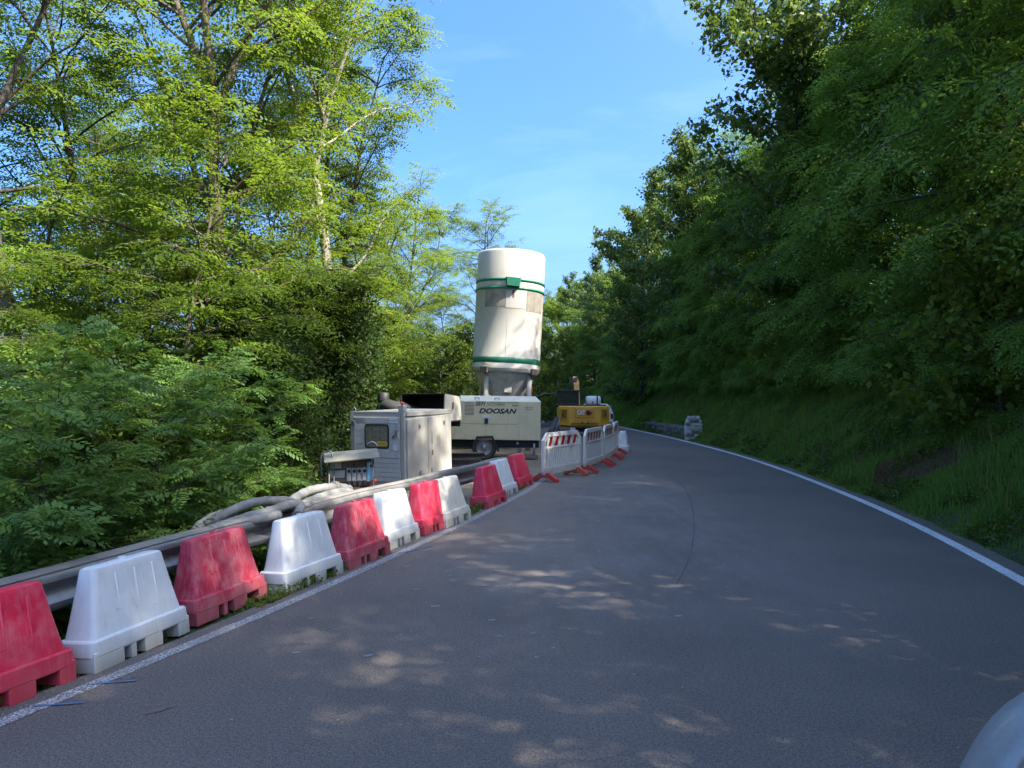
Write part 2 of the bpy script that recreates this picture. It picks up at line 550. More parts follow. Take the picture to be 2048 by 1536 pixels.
M['cab_panel'] = worn('grey_door_panel', (0.50, 0.50, 0.485), (0.26, 0.245, 0.22), 0.45, 2.2, 0.5, streak=0.35, fine=0.25)
M['dusty_glass'] = worn('dusty_window', (0.17, 0.155, 0.105), (0.30, 0.28, 0.21), 0.8, 5, 0.28, streak=0.3, fine=0.4)
M['rubber'] = worn('black_rubber', (0.022, 0.022, 0.023), (0.09, 0.08, 0.07), 0.35, 5, 0.75, fine=0.3)
M['black'] = worn('black_steel', (0.018, 0.018, 0.02), (0.07, 0.065, 0.06), 0.3, 3, 0.55)
M['navy'] = worn('dark_blue_black_frame', (0.018, 0.022, 0.035), (0.08, 0.075, 0.07), 0.4, 3, 0.6)
M['compr'] = worn('cream_yellow_paint', (0.65, 0.57, 0.37), (0.36, 0.32, 0.22), 0.35, 1.3, 0.42, streak=0.25, fine=0.15)
M['compr_top'] = worn('pale_cream_lid', (0.66, 0.635, 0.52), (0.40, 0.37, 0.29), 0.35, 1.3, 0.45, fine=0.15)  # lid toned paler than the cream body
M['ink'] = worn('black_lettering', (0.012, 0.012, 0.013), (0.05, 0.05, 0.05), 0.2, 6, 0.5)
M['grey_ink'] = worn('grey_lettering', (0.16, 0.15, 0.13), (0.3, 0.28, 0.22), 0.4, 6, 0.6)
M['tyre'] = worn('muddy_tyre', (0.055, 0.045, 0.038), (0.18, 0.13, 0.09), 0.8, 5, 0.9, fine=0.5, bumpy=0.3)
M['rim'] = worn('dirty_steel_rim', (0.42, 0.42, 0.43), (0.16, 0.13, 0.10), 0.6, 6, 0.45, metal=0.6)
M['silo'] = worn('silo_white_paint', (0.45, 0.43, 0.385), (0.27, 0.24, 0.20), 0.4, 1.1, 0.45, streak=0.3, fine=0.28)
M['silo_cone'] = worn('silo_cone_paint', (0.56, 0.54, 0.49), (0.16, 0.13, 0.10), 0.6, 2.2, 0.6, streak=0.4, fine=0.5)
M['green'] = worn('green_paint', (0.012, 0.17, 0.095), (0.05, 0.10, 0.07), 0.4, 3, 0.45, fine=0.2)
M['bare_steel'] = worn('bare_weathered_plate', (0.26, 0.235, 0.195), (0.085, 0.07, 0.055), 0.85, 3.5, 0.7, streak=0.6, fine=0.4)
M['rust'] = worn('rusty_bracket', (0.13, 0.10, 0.085), (0.06, 0.045, 0.035), 0.7, 7, 0.85, fine=0.4)
M['cat_y'] = worn('machine_yellow', (0.60, 0.315, 0.03), (0.24, 0.15, 0.05), 0.35, 2, 0.42, fine=0.15)
M['cat_d'] = worn('machine_yellow_grille', (0.17, 0.095, 0.03), (0.06, 0.045, 0.03), 0.5, 6, 0.7)
M['glass'] = worn('dark_cab_glass', (0.025, 0.03, 0.028), (0.07, 0.075, 0.06), 0.4, 4, 0.08, spec=0.8)
M['orange'] = worn('orange_plastic_foot', (0.56, 0.085, 0.035), (0.36, 0.16, 0.11), 0.45, 5, 0.55, fine=0.3)
M['orange_red'] = worn('red_plastic_foot', (0.50, 0.045, 0.032), (0.34, 0.13, 0.10), 0.45, 5, 0.55, fine=0.3)
M['fence'] = worn('dirty_white_fence_plastic', (0.68, 0.675, 0.65), (0.36, 0.34, 0.29), 0.45, 4, 0.55, streak=0.25, fine=0.35, low=(0.3, (0.34, 0.33, 0.28), 0.75))
M['red_refl'] = worn('red_reflective_stripe', (0.33, 0.008, 0.02), (0.16, 0.02, 0.03), 0.5, 8, 0.35)
M['white_refl'] = worn('white_reflective_board', (0.62, 0.61, 0.60), (0.40, 0.38, 0.35), 0.4, 6, 0.4)
M['stone_g'] = worn('grey_brown_stone', (0.13, 0.115, 0.10), (0.055, 0.055, 0.045), 0.7, 7, 0.95, fine=0.4, bumpy=0.8)
M['stone_w'] = worn('limewashed_stone', (0.58, 0.58, 0.55), (0.20, 0.19, 0.165), 0.8, 7, 0.95, fine=0.45, bumpy=0.8)
M['stone_d'] = worn('bare_stone', (0.20, 0.185, 0.165), (0.10, 0.10, 0.08), 0.6, 7, 0.95, fine=0.4, bumpy=0.8)
M['blue_pl'] = worn('light_blue_socket_plastic', (0.20, 0.46, 0.66), (0.30, 0.40, 0.46), 0.4, 8, 0.5)
M['grey_pl'] = worn('grey_switch_plastic', (0.50, 0.51, 0.52), (0.28, 0.26, 0.24), 0.5, 8, 0.55)
M['brown_pl'] = worn('brown_board', (0.17, 0.115, 0.085), (0.30, 0.27, 0.24), 0.6, 6, 0.75)
M['red_plug'] = worn('red_plug_plastic', (0.50, 0.06, 0.05), (0.3, 0.12, 0.1), 0.3, 8, 0.5)
M['yellow_st'] = worn('yellow_sticker', (0.62, 0.40, 0.04), (0.40, 0.30, 0.08), 0.4, 9, 0.6)
M['white_st'] = worn('white_sticker', (0.66, 0.67, 0.70), (0.45, 0.45, 0.45), 0.4, 9, 0.6)
M['roof_sheet'] = worn('grey_green_roof_sheet', (0.17, 0.175, 0.15), (0.28, 0.23, 0.18), 0.6, 4, 0.7)
M['wood'] = worn('old_plank', (0.26, 0.20, 0.13), (0.12, 0.09, 0.06), 0.7, 4, 0.9, streak=0.4)
M['van_white'] = worn('white_van_paint', (0.72, 0.73, 0.75), (0.5, 0.49, 0.46), 0.2, 2, 0.3, fine=0.08)
M['blue_stripe'] = worn('dark_blue_stripe', (0.03, 0.05, 0.13), (0.06, 0.07, 0.12), 0.3, 5, 0.4)
M['light_red'] = worn('red_lamp_lens', (0.35, 0.02, 0.015), (0.2, 0.02, 0.02), 0.3, 5, 0.2)

def car_paint():
    m, nt, out = new_mat('silver_car_paint')
    b = N(nt, "ShaderNodeBsdfPrincipled", Roughness=0.5, Metallic=0.15)
    b.inputs['Base Color'].default_value = (0.22, 0.23, 0.25, 1)
    b.inputs['Coat Weight'].default_value = 0.15
    b.inputs['Coat Roughness'].default_value = 0.06
    tcn = nt.nodes.new("ShaderNodeTexCoord")
    nt.links.new(ramp(nt, noise(nt, tcn.outputs['Object'], 60, 4, 0.7), [(0.3, (0.22, 0.225, 0.235)), (0.75, (0.28, 0.285, 0.29))]), b.inputs['Base Color'])
    nt.links.new(b.outputs[0], out.inputs[0])
    return m
M['car'] = car_paint()
def mirror_mat():
    m, nt, out = new_mat('mirror_glass')
    b = N(nt, "ShaderNodeBsdfPrincipled", Roughness=0.03, Metallic=1.0)
    b.inputs['Base Color'].default_value = (0.75, 0.8, 0.82, 1)
    nt.links.new(b.outputs[0], out.inputs[0])
    return m
M['mirror'] = mirror_mat()

# ---------------------------------------------------------------- road lines and terrain
LY = np.array([-40, -10, 0, 4.06, 6.41, 8.46, 12.15, 14.5, 19, 26, 34, 45, 60, 80, 110, 140])
LX = np.array([-24, -9.2, -4.75, -2.93, -2.02, -1.33, -0.2, 0.42, 1.1, 1.35, 1.1, 0.2, -2.2, -7.5, -19, -34])
RY = np.array([-40, -10, 0, 7.1, 9.88, 15.05, 21, 28.5, 40, 45.7, 60, 80, 110, 140])
RX = np.array([-14, -0.3, 3.0, 5.12, 5.75, 6.53, 7.05, 7.14, 6.66, 6.3, 4.3, -0.6, -11.5, -26])

def hermite(xs, ys):
    d = np.gradient(ys, xs)
    def f(x):
        x = np.asarray(x, dtype=float)
        i = np.clip(np.searchsorted(xs, x) - 1, 0, len(xs) - 2)
        h = xs[i + 1] - xs[i]
        t = np.clip((x - xs[i]) / h, -0.5, 1.5)
        h00 = 2 * t**3 - 3 * t**2 + 1; h10 = t**3 - 2 * t**2 + t
        h01 = -2 * t**3 + 3 * t**2; h11 = t**3 - t**2
        v = h00 * ys[i] + h10 * h * d[i] + h01 * ys[i + 1] + h11 * h * d[i + 1]
        v = np.where(x < xs[0], ys[0] + d[0] * (x - xs[0]), v)
        return np.where(x > xs[-1], ys[-1] + d[-1] * (x - xs[-1]), v)
    return f
eL = hermite(LY, LX)
eR = hermite(RY, RX)

def vnoise(x, y, s, seed=0):
    """cheap smooth value noise"""
    x = np.asarray(x) / s; y = np.asarray(y) / s
    xi = np.floor(x); yi = np.floor(y)
    fx = x - xi; fy = y - yi
    fx = fx * fx * (3 - 2 * fx); fy = fy * fy * (3 - 2 * fy)
    def h(a, b):
        v = np.sin(a * 127.1 + b * 311.7 + seed * 74.7) * 43758.5453
        return v - np.floor(v)
    return (h(xi, yi) * (1 - fx) + h(xi + 1, yi) * fx) * (1 - fy) + (h(xi, yi + 1) * (1 - fx) + h(xi + 1, yi + 1) * fx) * fy

def padw(y):
    return np.interp(y, [-20, 8, 10.5, 12.5, 14, 29, 34, 60], [0.55, 0.55, 1.6, 3.0, 5.6, 5.6, 4.0, 3.0])

def hgt(x, y):
    x = np.asarray(x, dtype=float); y = np.asarray(y, dtype=float)
    r = np.maximum(x - eR(y) - 0.36, 0)
    l = np.maximum(eL(y) - 0.32 - x, 0)
    far = np.clip((y - 110) / 60, 0, 1)
    up = np.where(r < 2.8, 0.80 * r * r / (r + 0.35), 0.80 * 2.8 * 2.8 / 3.15 + 0.42 * (np.minimum(r, 16) - 2.8) + 0.06 * np.maximum(np.minimum(r, 90) - 16, 0))
    bump_ = (vnoise(x, y, 1.3, 1) - 0.5) * 0.22 + (vnoise(x, y, 4.5, 2) - 0.5) * 0.5
    up = up + bump_ * np.clip(r / 1.6, 0, 1)
    up = up * (1 - far) 
    w_ = padw(y)
    dn = np.maximum(l - w_, 0)
    z = -0.028 - 0.05 * np.clip(l, 0, 1) - 4.5 * (1 - np.exp(-dn * 0.10)) + (vnoise(x, y, 0.9, 3) - 0.5) * 0.06 * np.clip(l / 0.6, 0, 1) + bump_ * np.clip(dn / 2, 0, 1)
    return np.where(r > 0, -0.028 + up, z)

def axis(parts):
    return np.unique(np.concatenate([np.arange(a, b, s) for a, b, s in parts]))
gx = axis([(-900, -120, 60), (-120, -30, 6), (-30, -9, 1.0), (-9, 14, 0.3), (14, 40, 1.2), (40, 120, 8), (120, 901, 60)])
gy = axis([(-300, -40, 26), (-40, -4, 1.5), (-4, 45, 0.45), (45, 130, 2.0), (130, 300, 15), (300, 1501, 100)])
GX, GY = np.meshgrid(gx, gy)
GZ = hgt(GX, GY)
nx, ny = len(gx), len(gy)
idx = np.arange(nx * ny).reshape(ny, nx)
q = np.stack([idx[:-1, :-1], idx[:-1, 1:], idx[1:, 1:], idx[1:, :-1]], -1).reshape(-1, 4)
g_o = link('ground', np_mesh('ground', np.stack([GX, GY, GZ], -1), quads=q, smooth=True), M['ground'])
tag(g_o, kind='structure')

ys_r = np.concatenate([np.arange(-38, 45, 0.5), np.arange(45, 140, 1.5)])
def strip(name, xa, xb, z, mat, ys=ys_r, cross=1):
    xs0, xs1 = xa(ys), xb(ys)
    cols = [xs0 + (xs1 - xs0) * k / cross for k in range(cross + 1)]
    V = np.stack([np.stack([c, ys, np.full_like(ys, z)], -1) for c in cols], 1)
    n = len(ys); m = cross + 1
    ii = np.arange(n * m).reshape(n, m)
    qq = np.stack([ii[:-1, :-1], ii[:-1, 1:], ii[1:, 1:], ii[1:, :-1]], -1).reshape(-1, 4)
    return tag(link(name, np_mesh(name, V, quads=qq), mat), kind='structure')
edge_n = lambda y, s: (vnoise(y, y * 0 + 3.3, 0.7, s) - 0.5) * 0.09 + (vnoise(y, y * 0 + 9.1, 2.3, s) - 0.5) * 0.12
strip('road', lambda y: eL(y) - 0.26 + edge_n(y, 4), lambda y: eR(y) + 0.34 + edge_n(y, 5), 0.0, M['asphalt'], cross=6)
strip('edge_line_left', lambda y: eL(y) - 0.06, lambda y: eL(y) + 0.06, 0.004, M['line_old'], ys=ys_r[ys_r < 16.2])
strip('edge_line_right', lambda y: eR(y) - 0.075, lambda y: eR(y) + 0.075, 0.004, M['line_new'])
# seam of the newer surfacing, curving across the carriageway
sp_ = smooth_path([P(1335, 945, 2649 / 153), P(1362, 968, 2649 / 176), P(1380, 1000, 2649 / 208), P(1387, 1050, 2649 / 258), P(1378, 1112, 2649 / 320), P(1350, 1170, 2649 / 378)], 6)
V = []
for i, p in enumerate(sp_):
    t = (sp_[min(i + 1, len(sp_) - 1)] - sp_[max(i - 1, 0)]).normalized()
    nrm = Vector((t.y, -t.x, 0)) * (0.007 * (0.3 + vnoise(i * 0.7, 1.0, 1.0)))
    V += [(p.x - nrm.x, p.y - nrm.y, 0.0035), (p.x + nrm.x, p.y + nrm.y, 0.0035)]
qq = [(2 * i, 2 * i + 1, 2 * i + 3, 2 * i + 2) for i in range(len(sp_) - 1)]
tag(link('road_seam', np_mesh('road_seam', V, quads=qq), M['seam']), kind='structure')

def G(u, v):
    return P(u, v, CAM_H * F_PX / (v - HOR))
def blob_sheet(name, c, a, b, rot, mat, z, n=18, seed=0):
    rr = random.Random(seed)
    bm = bmesh.new()
    vs_ = []
    for k in range(n):
        t = 2 * math.pi * k / n
        r_ = 1 + rr.uniform(-0.35, 0.3)
        x, y = a * math.cos(t) * r_, b * math.sin(t) * r_
        vs_.append(bm.verts.new((c[0] + x * math.cos(rot) - y * math.sin(rot), c[1] + x * math.sin(rot) + y * math.cos(rot), z)))
    bm.faces.new(vs_)
    me = bpy.data.meshes.new(name); bm.to_mesh(me); bm.free()
    return tag(link(name, me, mat), kind='structure')
for k_, (u_, v_, a_, b_) in enumerate(((308, 1421, 0.035, 0.016), (324, 1416, 0.045, 0.020), (345, 1411, 0.022, 0.010), (300, 1410, 0.014, 0.008), (272, 1352, 0.018, 0.006), (335, 1372, 0.012, 0.005))):
    blob_sheet('clay_stain', G(u_, v_), a_, b_, 0.4, M['clay_spot'], 0.0045 + 0.0004 * k_, n=22, seed=3 + k_)
def paint_dash(u0, v0, u1, v1, wid, seed):
    a, b = G(u0, v0), G(u1, v1)
    t = (b - a).normalized(); n_ = Vector((-t.y, t.x, 0))
    rr = random.Random(seed)
    L_, R_ = [], []
    for k in range(9):
        p = a.lerp(b, k / 8); w_ = wid * rr.uniform(0.6, 1.2) * (0.4 if k in (0, 8) else 1)
        L_.append(p + n_ * w_); R_.append(p - n_ * w_)
    V = [(p.x, p.y, 0.008) for p in L_ + R_]
    qq = [(k, k + 1, 10 + k, 9 + k) for k in range(8)]
    return tag(link('blue_survey_mark', np_mesh('blue_survey_mark', V, quads=qq), M['blue_paint']), kind='structure')
paint_dash(178, 1367, 282, 1358, 0.010, 1)
paint_dash(70, 1410, 176, 1402, 0.010, 2)
paint_dash(795, 1108, 868, 1090, 0.016, 3)

# dried mortar splashes lying on the asphalt
bm = bmesh.new()
rr = random.Random(5)
for k in range(230):
    D = rr.uniform(5.0, 21)
    x = float(eL(D)) + abs(rr.gauss(1.6, 1.0)) * (0.5 + D / 20) + 0.25
    s = rr.uniform(0.006, 0.02) * rr.uniform(0.5, 1.4)
    el = rr.uniform(1.0, 2.6); a0 = rr.uniform(-0.3, 0.5)
    vs_ = []
    for j in range(7):
        t = 2 * math.pi * j / 7
        px, py = s * el * math.cos(t) * rr.uniform(0.6, 1.2), s * math.sin(t) * rr.uniform(0.6, 1.2)
        vs_.append(bm.verts.new((x + px * math.cos(a0) - py * math.sin(a0), D + px * math.sin(a0) + py * math.cos(a0), 0.005)))
    bm.faces.new(vs_)
me = bpy.data.meshes.new('mortar_splashes'); bm.to_mesh(me); bm.free()
tag(link('mortar_splashes', me, M['mortar']), 'small pale dried mortar splashes scattered on the asphalt', 'mortar', kind='stuff')

# packed clay yard where the machines stand
bm = bmesh.new()
ring_y = np.arange(9.5, 30, 0.5)
V, qq = [], []
for i, y in enumerate(ring_y):
    x1 = float(eL(y)) - 0.22
    x0 = x1 - min(float(padw(y)) * 0.98, 0.6 + (y - 9.5) * 1.2, 5.2) + 0.3 * (float(vnoise(y, 0.0, 1.4)) - 0.5)
    for k in range(9):
        x = x0 + (x1 - x0) * k / 8
        V.append((x, y, float(hgt(x, y)) + 0.022))
    if i:
        for k in range(8):
            a = (i - 1) * 9 + k
            qq.append((a, a + 1, a + 10, a + 9))
bm.free()
tag(link('clay_yard', np_mesh('clay_yard', V, quads=qq, smooth=True), M['dirt']), kind='structure')

# ================================================================ OBJECTS
def ground_z(x, y):
    return float(hgt(x, y))

# ---------------------------------------------------------------- plastic road barriers
def barrier_mesh_parts(root, mat, cap=None):
    mb = MB()
    rings = []
    for (z, lx, ly, r) in ((0.10, 0.99, 0.42, 0.05), (0.11, 1.0, 0.43, 0.05), (0.200, 0.985, 0.415, 0.05), (0.210, 0.970, 0.400, 0.05),
                           (0.2125, 0.915, 0.355, 0.055), (0.30, 0.87, 0.325, 0.055), (0.45, 0.805, 0.270, 0.055), (0.60, 0.745, 0.215, 0.055),
                           (0.655, 0.722, 0.196, 0.05), (0.672, 0.705, 0.180, 0.045), (0.681, 0.67, 0.145, 0.04)):
        rings.append(rrect(lx, ly, r, z))
    mb.loft(rings)
    # feet between the fork slots
    for (x, lx) in ((-0.35, 0.28), (-0.115, 0.05), (0.09, 0.19), (0.425, 0.13)):
        mb.box((x * 1.006, 0, 0.068), (lx, 0.4245, 0.137), bev=0.006, seg=1)
    # round filler boss
    mb.lathe([(0.035, 0.675), (0.035, 0.694), (0.028, 0.698)], 12)
    body = mb.build('body', mat, root, autosmooth=28)
    # moulded ribs on the two long faces
    for s in (-1, 1):
        for k, x in enumerate((-0.17, 0.02, 0.21)):
            m2 = MB()
            def yz(z): return s * (0.1725 + (0.1075 - 0.1725) * (z - 0.216) / (0.60 - 0.216))
            z1, z0 = 0.615, 0.36 - 0.03 * k
            a = (x, yz(z1) - s * 0.002, z1); b = (x, yz(z0) - s * 0.002, z0); c = (x - 0.05, yz(z0) - s * 0.002, z0 + 0.004)
            m2.tube([a, b, c], 0.0085, 5)
            m2.build('rib', mat, root)
    if cap:
        MB().lathe([(0.04, 0.69), (0.042, 0.735), (0.03, 0.742)], 14).build('filler_cap', cap, root)
    return body

BARS = [
    (G(157, 1355), (0.32, 0.95), 'red_pl', 'bright red plastic road barrier cut by the left photo edge, nearest of the row', 5),
    (G(382, 1262), (0.29, 0.98), 'white_pl', 'largest white plastic road barrier, second in the row from the left edge', 5),
    (G(537, 1192), (0.32, 0.95), 'red_faded', 'scuffed dull red plastic barrier between the two largest white ones', 5),
    (G(688, 1145), (0.40, 0.94), 'white_pl', 'white plastic barrier in front of the hose coil, fourth in the row', 4),
    (G(790, 1107), (0.34, 0.95), 'red_faded', 'dusty dark red plastic barrier, fifth in the row', 4),
    (G(848, 1075), (0.30, 0.95), 'white_pl', 'white plastic barrier below the switchboard stand, sixth in the row', 5),
    (G(913, 1050), (0.34, 0.94), 'red_pl', 'sunlit bright red plastic barrier in front of the grey cabinet', 6),
    (G(950, 1037), (0.34, 0.94), 'cream_pl', 'sunlit cream-white barrier below the corner of the grey cabinet', 7),
    (G(1020, 1003), (0.33, 0.94), 'red_pl', 'red plastic barrier below the compressor wheel, third from the row\'s far end', 6),
    (G(1042, 985), (0.33, 0.94), 'white_pl', 'white plastic barrier between the last two red ones below the compressor', 7),
    (G(1072, 968), (0.33, 0.94), 'red_pl', 'last red plastic barrier of the row, beside the first orange fence foot', 7),
]
barrier_protos = {}
for i, (far, d, mk, lab, lean) in enumerate(BARS):
    d = Vector((d[0], d[1], 0)).normalized()
    left = Vector((-d.y, d.x, 0))
    c = far - d * 0.43 + left * (0.17 if i < 4 else 0.225)
    if mk not in barrier_protos:
        o = empty('plastic_barrier')
        barrier_mesh_parts(o, M[mk])
        barrier_protos[mk] = o
    else:
        o = copy_tree(barrier_protos[mk])
    o.location = (c.x, c.y, max(ground_z(c.x, c.y), -0.03) + 0.012)
    o.rotation_euler = (R(-lean), R(random.uniform(-1.2, 1.2)), math.atan2(d.y, d.x) + R(random.uniform(-1.5, 1.5)))
    o.rotation_mode = 'XYZ'
    # lean about the barrier's own long axis
    o.rotation_euler = (Matrix.Rotation(math.atan2(d.y, d.x), 3, 'Z') @ Matrix.Rotation(R(-lean), 3, 'X') @ Matrix.Rotation(R(random.uniform(-1, 1)), 3, 'Y')).to_euler()
    o.scale = (0.90, 0.80, 1.0)
    tag(o, lab, 'road barrier', 'red and white plastic barriers along the road edge')
o = empty('plastic_barrier')
barrier_mesh_parts(o, M['white_pl'], M['red_plug'])
o.location = (3.72, 23.9, 0.0)
o.rotation_euler = (0, 0, R(78))
o.scale = (0.9, 1.0, 1.0)
tag(o, 'lone white plastic barrier with red cap at the far end of the fence', 'road barrier', 'red and white plastic barriers along the road edge')

# ---------------------------------------------------------------- guard rail
rail_pts = smooth_path([(-4.55, 0.6, 0), (-3.98, 2.6, 0), (-3.36, 4.69, 0), (-2.52, 7.4, 0), (-2.02, 8.94, 0), (-1.40, 10.6, 0), (-0.72, 12.5, 0), (-0.30, 13.95, 0), (-0.13, 14.5, 0)], 6)
rail = empty('guard_rail', (-3.36, 4.69, -0.1))
tag(rail, 'dusty galvanised guard rail running behind the plastic barriers', 'guard rail')
def rail_strip(pts, prof, name, mat, z_off):
    rings = []
    for i, p in enumerate(pts):
        t = (pts[min(i + 1, len(pts) - 1)] - pts[max(i - 1, 0)]).normalized()
        n_ = Vector((t.y, -t.x, 0))
        rings.append([p + n_ * a + Vector((0, 0, z + z_off(p))) - rail.location for a, z in prof])
    return MB().loft(rings, smooth=False).build(name, mat, rail, autosmooth=50)
dip = lambda p: -0.05 * max(0, (p.y - 13.6)) ** 1.2 + 0.006 * math.sin(p.y * 2.3)
front = [(0.0, 0.650), (0.045, 0.640), (0.075, 0.610), (0.075, 0.575), (0.02, 0.535), (0.005, 0.500), (0.02, 0.465), (0.075, 0.425), (0.075, 0.390), (0.045, 0.360), (0.0, 0.345)]
wprof = front + [(a - 0.007, z) for a, z in front[::-1]]
nseg = 4
L_ = len(rail_pts)
cuts = [0, L_ // 3, 2 * L_ // 3, L_ - 1]
for k in range(3):
    seg = rail_pts[cuts[k]:cuts[k + 1] + 1]
    off = 0.004 * (k % 2)
    rail_strip(seg, [(a + off, z) for a, z in wprof], 'beam', M['galv'], dip)
    rail_strip(seg, [(-0.085, 0.622), (-0.075, 0.652), (-0.02, 0.6625 + off), (0.035, 0.658 + off), (0.060, 0.640 + off), (0.03, 0.640), (-0.05, 0.635)], 'dusty_top', M['rail_dust'], dip)
for k in range(3, L_ - 1, 6):
    p = rail_pts[k]
    t = (rail_pts[k + 1] - rail_pts[k - 1]).normalized()
    ang = math.atan2(t.y, t.x)
    n_ = Vector((t.y, -t.x, 0))
    c = p - n_ * 0.09 - rail.location
    gz = ground_z(p.x, p.y) - 0.25
    mb = MB()
    zc = (gz + 0.60) / 2
    M_ = Matrix.Translation((c.x, c.y, 0)) @ Matrix.Rotation(ang, 4, 'Z')
    for (x, y, sx_, sy_) in ((0, 0, 0.006, 0.10), (0.03, 0.05, 0.06, 0.006), (0.03, -0.05, 0.06, 0.006)):
        v_ = M_ @ Vector((x, y, zc - rail.location.z))
        mb.box(v_, (sx_, sy_, 0.60 - gz), rot=(0, 0, ang))
    v_ = M_ @ Vector((0, -0.055, 0.5 - rail.location.z))
    mb.box(v_, (0.07, 0.05, 0.20), rot=(0, 0, ang))
    mb.build('post', M['post'], rail)

# ---------------------------------------------------------------- hoses lying on the rail
def hose(name, pts, rad, label, mat, group=None, collar=None):
    base = Vector(pts[0])
    r_ = empty(name, base)
    sp = smooth_path([Vector(p) - base for p in pts], 8)
    MB().tube(sp, [rad * (1 + 0.07 * math.sin(i * 1.9)) for i in range(len(sp))], 10).build('tube', mat, r_)
    if collar is not None:
        a = sp[collar]; b = sp[collar + 1]
        q_ = (b - a).to_track_quat('Z', 'Y').to_matrix().to_4x4()
        MB().lathe([(rad * 1.15, -0.05), (rad * 1.42, -0.03), (rad * 1.42, 0.03), (rad * 1.15, 0.05)], 12, Matrix.Translation(a) @ q_).build('coupling', M['post'], r_)
    tag(r_, label, 'hose', group)
    return r_
hose('mortar_hose', [P(382, 1082, 6.75), P(425, 1058, 6.85), P(480, 1040, 7.05), P(540, 1022, 7.3), P(585, 1008, 7.5), P(602, 1012, 7.55), P(596, 1030, 7.35)], 0.050, 'thick mortar-caked grey hose bending over the guard rail, front loop', M['hose'], 'hoses heaped on the guard rail')
hose('mortar_hose', [P(388, 1072, 6.85), P(404, 1048, 6.95), P(440, 1034, 7.05), P(490, 1010, 7.2), P(540, 1001, 7.5), P(585, 1005, 7.8), P(610, 1012, 8.1)], 0.048, 'grey hose arching behind the front loop above the second white barrier', M['hose'], 'hoses heaped on the guard rail')
hose('mortar_hose', [P(385, 1085, 6.9), P(440, 1056, 6.9), P(500, 1042, 7.05), P(548, 1032, 7.2), P(562, 1029, 7.25)], 0.05, 'short grey hose end lying under the hose loops', M['hose'], 'hoses heaped on the guard rail')
hose('mortar_hose', [P(575, 1008, 8.0), P(610, 985, 8.5), P(645, 976, 8.8), P(678, 974, 9.2), P(700, 978, 9.6)], 0.055, 'grey hose with a clamp running to the switchboard foot', M['hose'], 'hoses heaped on the guard rail', collar=22)
hose('mortar_hose', [P(598, 1012, 8.15), P(640, 994, 8.5), P(680, 983, 9.0), P(702, 985, 9.3), P(706, 995, 9.3)], 0.05, 'grey hose curling down beside the switchboard', M['hose'], 'hoses heaped on the guard rail')
hose('mortar_hose', [P(622, 1018, 8.1), P(660, 998, 8.6), P(690, 990, 8.95), P(714, 992, 9.1)], 0.045, 'thin grey hose lying along the rail top below the switchboard', M['hose'], 'hoses heaped on the guard rail')

hose('mortar_hose', [P(392, 1078, 7.0), P(412, 1040, 7.1), P(455, 1022, 7.3), P(515, 1004, 7.7), P(560, 998, 8.0), P(600, 1002, 8.3)], 0.036, 'thin dark grey hose at the back of the hose heap', M['post'], 'hoses heaped on the guard rail')
hose('mortar_hose', [P(400, 1066, 6.9), P(450, 1046, 7.0), P(520, 1024, 7.25), P(580, 1016, 7.6), P(640, 1004, 8.3), P(672, 996, 8.8)], 0.034, 'long thin grey hose crossing the hose heap along the rail', M['hose'], 'hoses heaped on the guard rail')

# ---------------------------------------------------------------- electrical switchboard on its stand
sb = empty('switchboard_stand', (-2.62, 11.5, ground_z(-2.62, 11.5)), (0, 0, R(16)))
tag(sb, 'small roofed site switchboard with blue and grey sockets on a tube stand', 'switchboard')
def z_(v, D=11.5): return CAM_H - (v - HOR) / F_PX * D - sb.location.z
zr = z_(910)
mb = MB(); mb.box((0.02, -0.06, zr), (0.86, 0.46, 0.018), rot=(R(14), R(-4), 0)); mb.build('roof', M['roof_sheet'], sb)
for x in (-0.33, 0.36):
    MB().tube([(x, -0.14, -0.1), (x, -0.14, zr - 0.06)], 0.013, 7).build('leg', M['post'], sb)
    MB().tube([(x, 0.16, -0.1), (x, 0.16, zr + 0.0)], 0.013, 7).build('leg', M['post'], sb)
MB().tube(smooth_path([(-0.44, 0.0, zr - 0.33), (-0.45, 0.0, zr - 0.02), (-0.38, -0.03, zr + 0.06), (-0.27, -0.1, zr - 0.04), (-0.25, -0.12, -0.05)], 6), 0.016, 8).build('hoop', M['galv'], sb)
MB().box((0, 0.02, zr - 0.29), (0.68, 0.03, 0.44)).build('backboard', M['brown_pl'], sb)
for k in range(3):
    MB().box((-0.22 + 0.185 * k, -0.02, zr - 0.15), (0.17, 0.05, 0.12), bev=0.008).build('breaker_cover', M['brown_pl'] if k else M['grey_pl'], sb)
MB().box((-0.2, -0.02, zr - 0.30), (0.24, 0.06, 0.12), bev=0.008).build('junction_box', M['grey_pl'], sb)
MB().box((-0.18, -0.02, zr - 0.40), (0.28, 0.05, 0.06), bev=0.006).build('terminal_strip', M['brown_pl'], sb)
for k in range(4):
    x = -0.02 + 0.082 * k
    s_ = MB().box((x, -0.04, zr - 0.31), (0.072, 0.09, 0.22), bev=0.01).build('socket', M['grey_pl'], sb)
    MB().lathe([(0.026, 0), (0.026, 0.03), (0.018, 0.035)], 12, Matrix.Translation((x, -0.085, zr - 0.25)) @ Matrix.Rotation(R(90), 4, 'X')).build('dial', M['rubber'], s_)
    MB().lathe([(0.028, 0), (0.032, -0.07), (0.022, -0.1)], 10, Matrix.Translation((x, -0.075, zr - 0.41)) @ Matrix.Rotation(R(-18), 4, 'X')).build('plug', M['rubber'], s_)
s_ = MB().box((0.32, -0.05, zr - 0.27), (0.11, 0.11, 0.32), bev=0.012).build('blue_socket', M['blue_pl'], sb)
MB().box((0.325, -0.108, zr - 0.17), (0.066, 0.01, 0.09), bev=0.004, seg=1).build('switch_plate', M['grey_pl'], s_)
